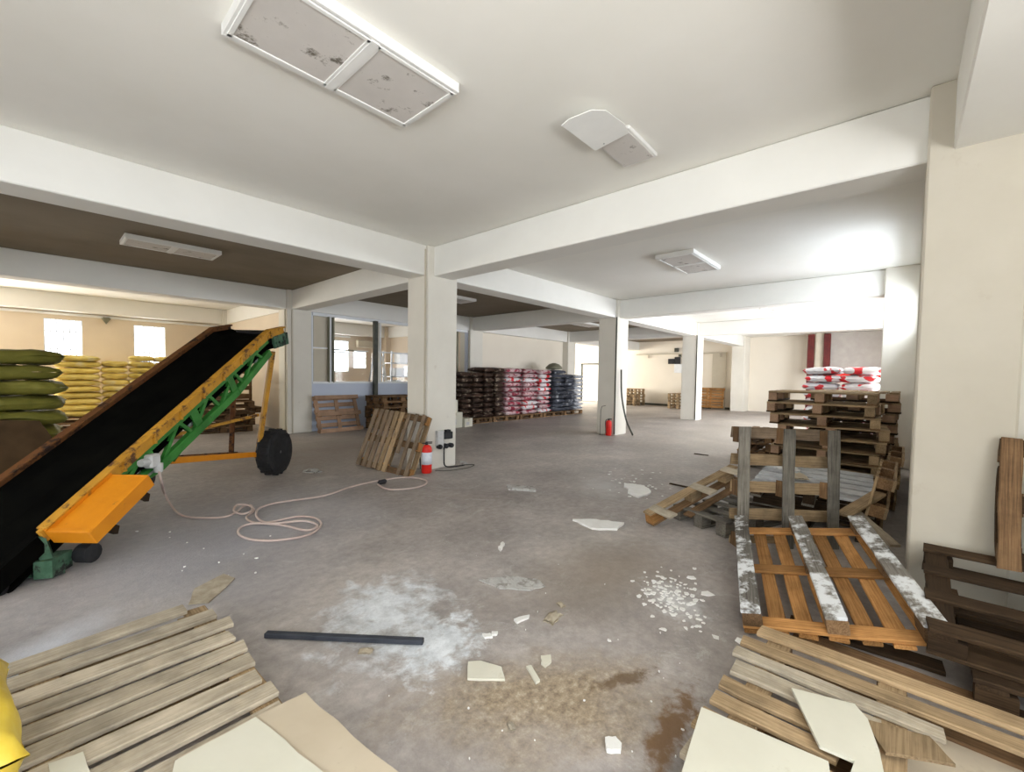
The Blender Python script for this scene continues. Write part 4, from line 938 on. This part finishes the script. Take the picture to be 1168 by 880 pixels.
# black bar, with a rag
a = at(303, 723, .02); b_ = at(483, 731, .02)
mb = MB(); mb.beam(a, b_, .035, .028, ch=.004); tag(mb.build('black_bar', M['blackbar']), 'long black metal bar lying on the lime powder', 'bar')
def rag(px_, py_, s_, label, mat='rag', z=.0, seed=0, name='rag', cat='rag'):
    rr = random.Random(seed); p = at(px_, py_, 0); n = 10; vs = []; fs = []
    off = V(rr.uniform(0, 9), rr.uniform(0, 9), 0)
    for i in range(n+1):
        for j in range(n+1):
            uu = -1+2*i/n; vv = -1+2*j/n; rad = 1+.35*noise.noise(V(uu*2, vv*2, 0)+off)
            h = max(0, 1-(uu*uu+vv*vv)*.55)*.5*s_*(.6+.9*abs(noise.noise(V(uu*3, vv*3, 4)+off)))
            vs.append(V(uu*s_*rad, vv*s_*rad*.6, h+.002))
    q = len(vs); vs += [V(v.x, v.y, 0) for v in vs]
    for i in range(n):
        for j in range(n):
            a_ = i*(n+1)+j; fs.append((a_, a_+n+1, a_+n+2, a_+1)); fs.append((a_+q, a_+1+q, a_+n+2+q, a_+n+1+q))
    for i in range(n):
        for (s0, s1) in ((i*(n+1), (i+1)*(n+1)), ((i+1)*(n+1)+n, i*(n+1)+n), (i+1, i), (n*(n+1)+i, n*(n+1)+i+1)): fs.append((s0, s1, s1+q, s0+q))
    mb = MB(); mb.add(vs, fs); return tag(mb.build(name, M[mat], mw=RT(p.x, p.y, z+.001, rr.uniform(0, 3)), smooth=True), label, cat)
rag(417, 743, .035, 'small crumpled dusty rag just below the black bar', seed=1)
rag(630, 705, .06, 'crumpled dusty rag in the middle of the floor', seed=2)
rag(583, 829, .022, 'round lump of dried mortar in the foreground sand', 'rock', seed=3, name='mortar_lump', cat='rubble')
rag(640, 690, .03, 'small dusty rag scrap beside the crumpled rag', 'rag', seed=4)
rag(540, 500, .0001+.05, 'white crumpled bag at foot of the cream pillar', 'flake', seed=5, name='paper_scrap', cat='paper') if False else None
p = at(526, 527, 0); 
rag(527, 528, .09, 'crumpled pale plastic scrap at the right foot of the cream pillar', 'foam', seed=6, name='plastic_scrap', cat='scrap')
rag(357, 538, .12, 'crumpled pale sheet on the floor right of the conveyor wheel', 'foam', seed=7, name='plastic_scrap', cat='scrap')
def flatpiece(poly_px, th, mat, name, label, cat, group=None, z=.002):
    o = sheet(name, gp(poly_px, 0), z, th, mat, label, cat)
    if group: o['group'] = group
    return o
flatpiece([(534, 757), (548, 756), (572, 763), (576, 777), (533, 776)], .012, 'cardpale', 'cardboard_piece', 'small rectangular pale cardboard piece below the powder patch', 'cardboard')
flatpiece([(546, 662), (575, 658), (612, 661), (622, 669), (605, 674), (570, 672)], .006, 'foam', 'paper_sheet', 'flattened grey paper sheet in the middle of the floor', 'paper')
flatpiece([(653, 594), (680, 594), (712, 598), (704, 605), (675, 604)], .02, 'flake', 'foam_sheet', 'white foam sheet on the floor left of the tilted pallet', 'foam')
flatpiece([(578, 555), (610, 557), (611, 561), (580, 559)], .03, 'foam', 'foam_strip', 'thin pale strip lying alone in mid floor', 'strip')
flatpiece([(712, 552), (735, 555), (742, 563), (728, 568), (716, 563)], .02, 'flake', 'foam_sheet', 'white broken foam pieces beyond the foam sheet', 'foam')
flatpiece([(600, 762), (606, 761), (616, 778), (611, 781)], .012, 'cardpale', 'cardboard_piece', 'narrow pale strip right of the cardboard piece', 'cardboard')
flatpiece([(617, 750), (628, 749), (629, 756), (622, 762), (617, 758)], .012, 'cardpale', 'plaster_chunk', 'pointed pale chip above the narrow strip', 'plaster')
flatpiece([(690, 846), (702, 845), (709, 853), (708, 860), (692, 859)], .02, 'flake', 'plaster_chunk', 'bright white plaster chunk in the foreground sand', 'plaster')
flatpiece([(586, 708), (604, 703), (603, 706), (590, 712)], .012, 'flake', 'plaster_chunk', 'long white plaster chip left of the crumpled rag', 'plaster')
flatpiece([(550, 725), (559, 724), (562, 728), (553, 729)], .012, 'flake', 'plaster_chunk', 'small white chip above the cardboard piece, left of two', 'plaster')
flatpiece([(561, 722), (568, 722), (567, 725), (561, 726)], .012, 'flake', 'plaster_chunk', 'small white chip above the cardboard piece, right of two', 'plaster')
flatpiece([(568, 626), (573, 620), (576, 622), (571, 629)], .02, 'flake', 'plaster_chunk', 'small white chunk alone in the middle of the floor', 'plaster')
flatpiece([(755, 604), (772, 598), (840, 575), (842, 583), (775, 606)], .01, 'wood_grey', 'plank_piece', 'grey plank sliver under the tilted pallet', 'plank') if False else None
for i, (a, b_, lb) in enumerate((((764, 551), (788, 556), 'dark bent strip on the floor left of the tilted pallet'), ((792, 517), (808, 519), 'short dark stick far from the pile on the floor'), ((805, 549), (814, 548), 'short dark stick near the tilted pallet top'))):
    mb = MB(); mb.beam(at(a[0], a[1], .012), at(b_[0], b_[1], .012), .04, .012); tag(mb.build('stick', M['wood_dark']), lb, 'stick')
# plaster flakes
def flake(p, s_, rz, rr, label, group):
    n = rr.choice((4, 5, 5, 6)); poly = []
    for k in range(n):
        a_ = 2*PI*k/n+rr.uniform(-.3, .3); q = s_*rr.uniform(.6, 1.15); poly.append((q*math.cos(a_), q*math.sin(a_)*.75))
    mb = MB(); mb.prism(poly, 0, rr.uniform(.003, .008)); o = mb.build('plaster_flake', M['flake'], mw=RT(p.x, p.y, .002, rz, rr.uniform(-.08, .08), rr.uniform(-.08, .08))); tag(o, label, 'plaster flake', group)
rr = random.Random(3); c0 = at(763, 680)
for i in range(150):
    t_ = rr.gauss(0, 1); s2 = rr.gauss(0, 1); px_ = 764+t_*20+s2*4; py_ = 680+s2*16+t_*4
    if not (715 < px_ < 815 and 645 < py_ < 722): continue
    flake(at(px_, py_), rr.uniform(.006, .026), rr.uniform(0, 6), rr, 'white plaster flake in the scattered heap left of the orange pallet', 'plaster flakes heap')
for i, (px_, py_, s_) in enumerate(((806, 678, .05), (788, 659, .035), (816, 727, .03), (843, 731, .035), (757, 718, .025), (695, 731, .02))):
    flake(at(px_, py_), s_, rr.uniform(0, 6), rr, ('large white flake at the right edge of the flake heap', 'oval flake above the flake heap', 'lone white flake below the heap near the broken pallet', 'white flake touching the broken pallet corner', 'white flake below the heap', 'lone white flake left below the heap')[i], None)
for i in range(46):
    px_ = rr.gauss(722, 22); py_ = rr.gauss(553, 9)
    flake(at(px_, py_), rr.uniform(.01, .035), rr.uniform(0, 6), rr, 'white flake in the distant scatter beyond the white foam sheet', 'distant flakes')
for i in range(26):
    px_ = rr.uniform(440, 800); py_ = rr.uniform(620, 870)
    flake(at(px_, py_), rr.uniform(.002, .006), rr.uniform(0, 6), rr, 'tiny pale chip strewn over the foreground floor', 'tiny chips on the foreground floor')
for i in range(14):
    px_ = rr.uniform(150, 320); py_ = rr.uniform(600, 660)
    flake(at(px_, py_), rr.uniform(.005, .012), rr.uniform(0, 6), rr, 'tiny pale chip strewn over the floor in front of the conveyor', 'tiny chips by the conveyor')
# planks and chunks in the pile behind the upright pallet
def plank(x, y, z, l, w, t, rz, ry, mat, label):
    mb = MB(); mb.board(l, w, t, seed=int(x*100)); return tag(mb.build('plank', M[mat], mw=RT(x, y, z, rz, 0, ry)), label, 'plank')
plank(4.86, .24, .36, .5, .12, .022, -.5, R(-18), 'wood_tan', 'yellowish loose plank right of the upright pallet')
plank(6.2, .35, .40, .7, .1, .022, 1.2, 0, 'wood_tan', 'loose tan plank lying behind the white dusted pallet')
plank(5.9, 1.6, .012, 1.0, .1, .022, .4, 0, 'wood_brown', 'brown plank on the floor left behind the upright pallet')
plank(4.72, .16, .22, .5, .09, .022, .75, R(-20), 'wood_pale', 'pale loose plank between the orange pallet and the wide pillar')
plank(2.99, .12, .013, .66, .12, .022, PI/2+.06, 0, 'wood_dark', 'dark plank on the floor between the broken pallet and the dark pallets')
plank(2.82, .02, .013, .78, .10, .022, PI/2-.04, 0, 'wood_brown', 'brown plank on the floor parallel to a dark plank beside the broken pallet')
rag(905, 538, .10, 'tan crumpled paper on the pile behind the upright pallet', 'cardboard', z=.37, seed=9, name='paper_scrap', cat='paper').location = V(5.35, .78, .42)
rag(880, 530, .10, 'white crumpled scrap on the pile behind the upright pallet', 'flake', z=.37, seed=10, name='paper_scrap', cat='paper').location = V(5.75, .95, .42)

# ------------------------------------------------------------------ light
w = D.worlds.new('world'); SC.world = w; w.use_nodes = True
w.node_tree.nodes['Background'].inputs[0].default_value = (.86, .93, 1.0, 1); w.node_tree.nodes['Background'].inputs[1].default_value = 4.0
def area(x, y, z, sx, sy, power, rot, color=(1, 1, 1)):  # serves window daylight and the added fill lamps
    l = D.lights.new('daylight_and_fill', 'AREA'); l.shape = 'RECTANGLE'; l.size = sx; l.size_y = sy; l.energy = power; l.color = color
    o = D.objects.new('daylight_and_fill', l); COL.objects.link(o); o.location = (x, y, z); o.rotation_euler = rot; return o
toY = (R(90), 0, 0)      # lamp shines along +y
def side(h, rad, y, col=(.93, .96, 1.0), sgn=1):
    a_ = (h[1]-h[0])*(h[3]-h[2]); area((h[0]+h[1])/2, y, (h[2]+h[3])/2, h[1]-h[0], h[3]-h[2], rad*PI*a_, (R(90)*1, 0, 0 if sgn > 0 else PI), col)
side(CW[0], 4.0, Y0-.3)
area(-2.4, Y0-2.4, .05, 7.0, 4.0, 15.0*PI*28, (PI, 0, 0), (1, .98, .94))     # added upward lamp outside the opening, brightens the ceiling like ground bounce
side(RW[0], 20.0, -.40, (.80, .89, 1.0)); side(RW[1], 11.0, -.40); side(RW[2], 13.0, -.40)
for k in (0, 1, 2, 3): side(LW[k], 7.0, Y1+.28, (1, .99, .96), -1)
side(LW[4], 18.0, Y1+.28, (1, .93, .80), -1); side(LW[5], 4.0, Y1+.28, (1, .95, .86), -1)  # lamps at added out-of-view windows, brightening back bay and store room
side(LW[6], 14.0, Y1+.28, (1, .93, .80), -1); side(LW[7], 8.0, Y1+.28, (1, .93, .80), -1)  # first lamp sits at an added unseen window, brightening the far wall
area(X0-.3, 1.5, 1.6, 5.0, 2.2, .9*PI*11, (R(90), 0, R(-90)), (1, .93, .82))  # added frontal fill lamp behind the unseen near wall opening

vs_ = SC.view_settings; vs_.view_transform = 'Standard'; vs_.look = 'None'; vs_.gamma = 1; vs_.exposure = 0.25
try: vs_.use_curve_mapping = False
except Exception: pass
SC.display_settings.display_device = 'sRGB'
SC.cycles.max_bounces = 8; SC.cycles.diffuse_bounces = 6; SC.cycles.transparent_max_bounces = 8
SC.cycles.sample_clamp_indirect = 8; SC.cycles.caustics_reflective = False; SC.cycles.caustics_refractive = False
SC.cycles.use_denoising = True
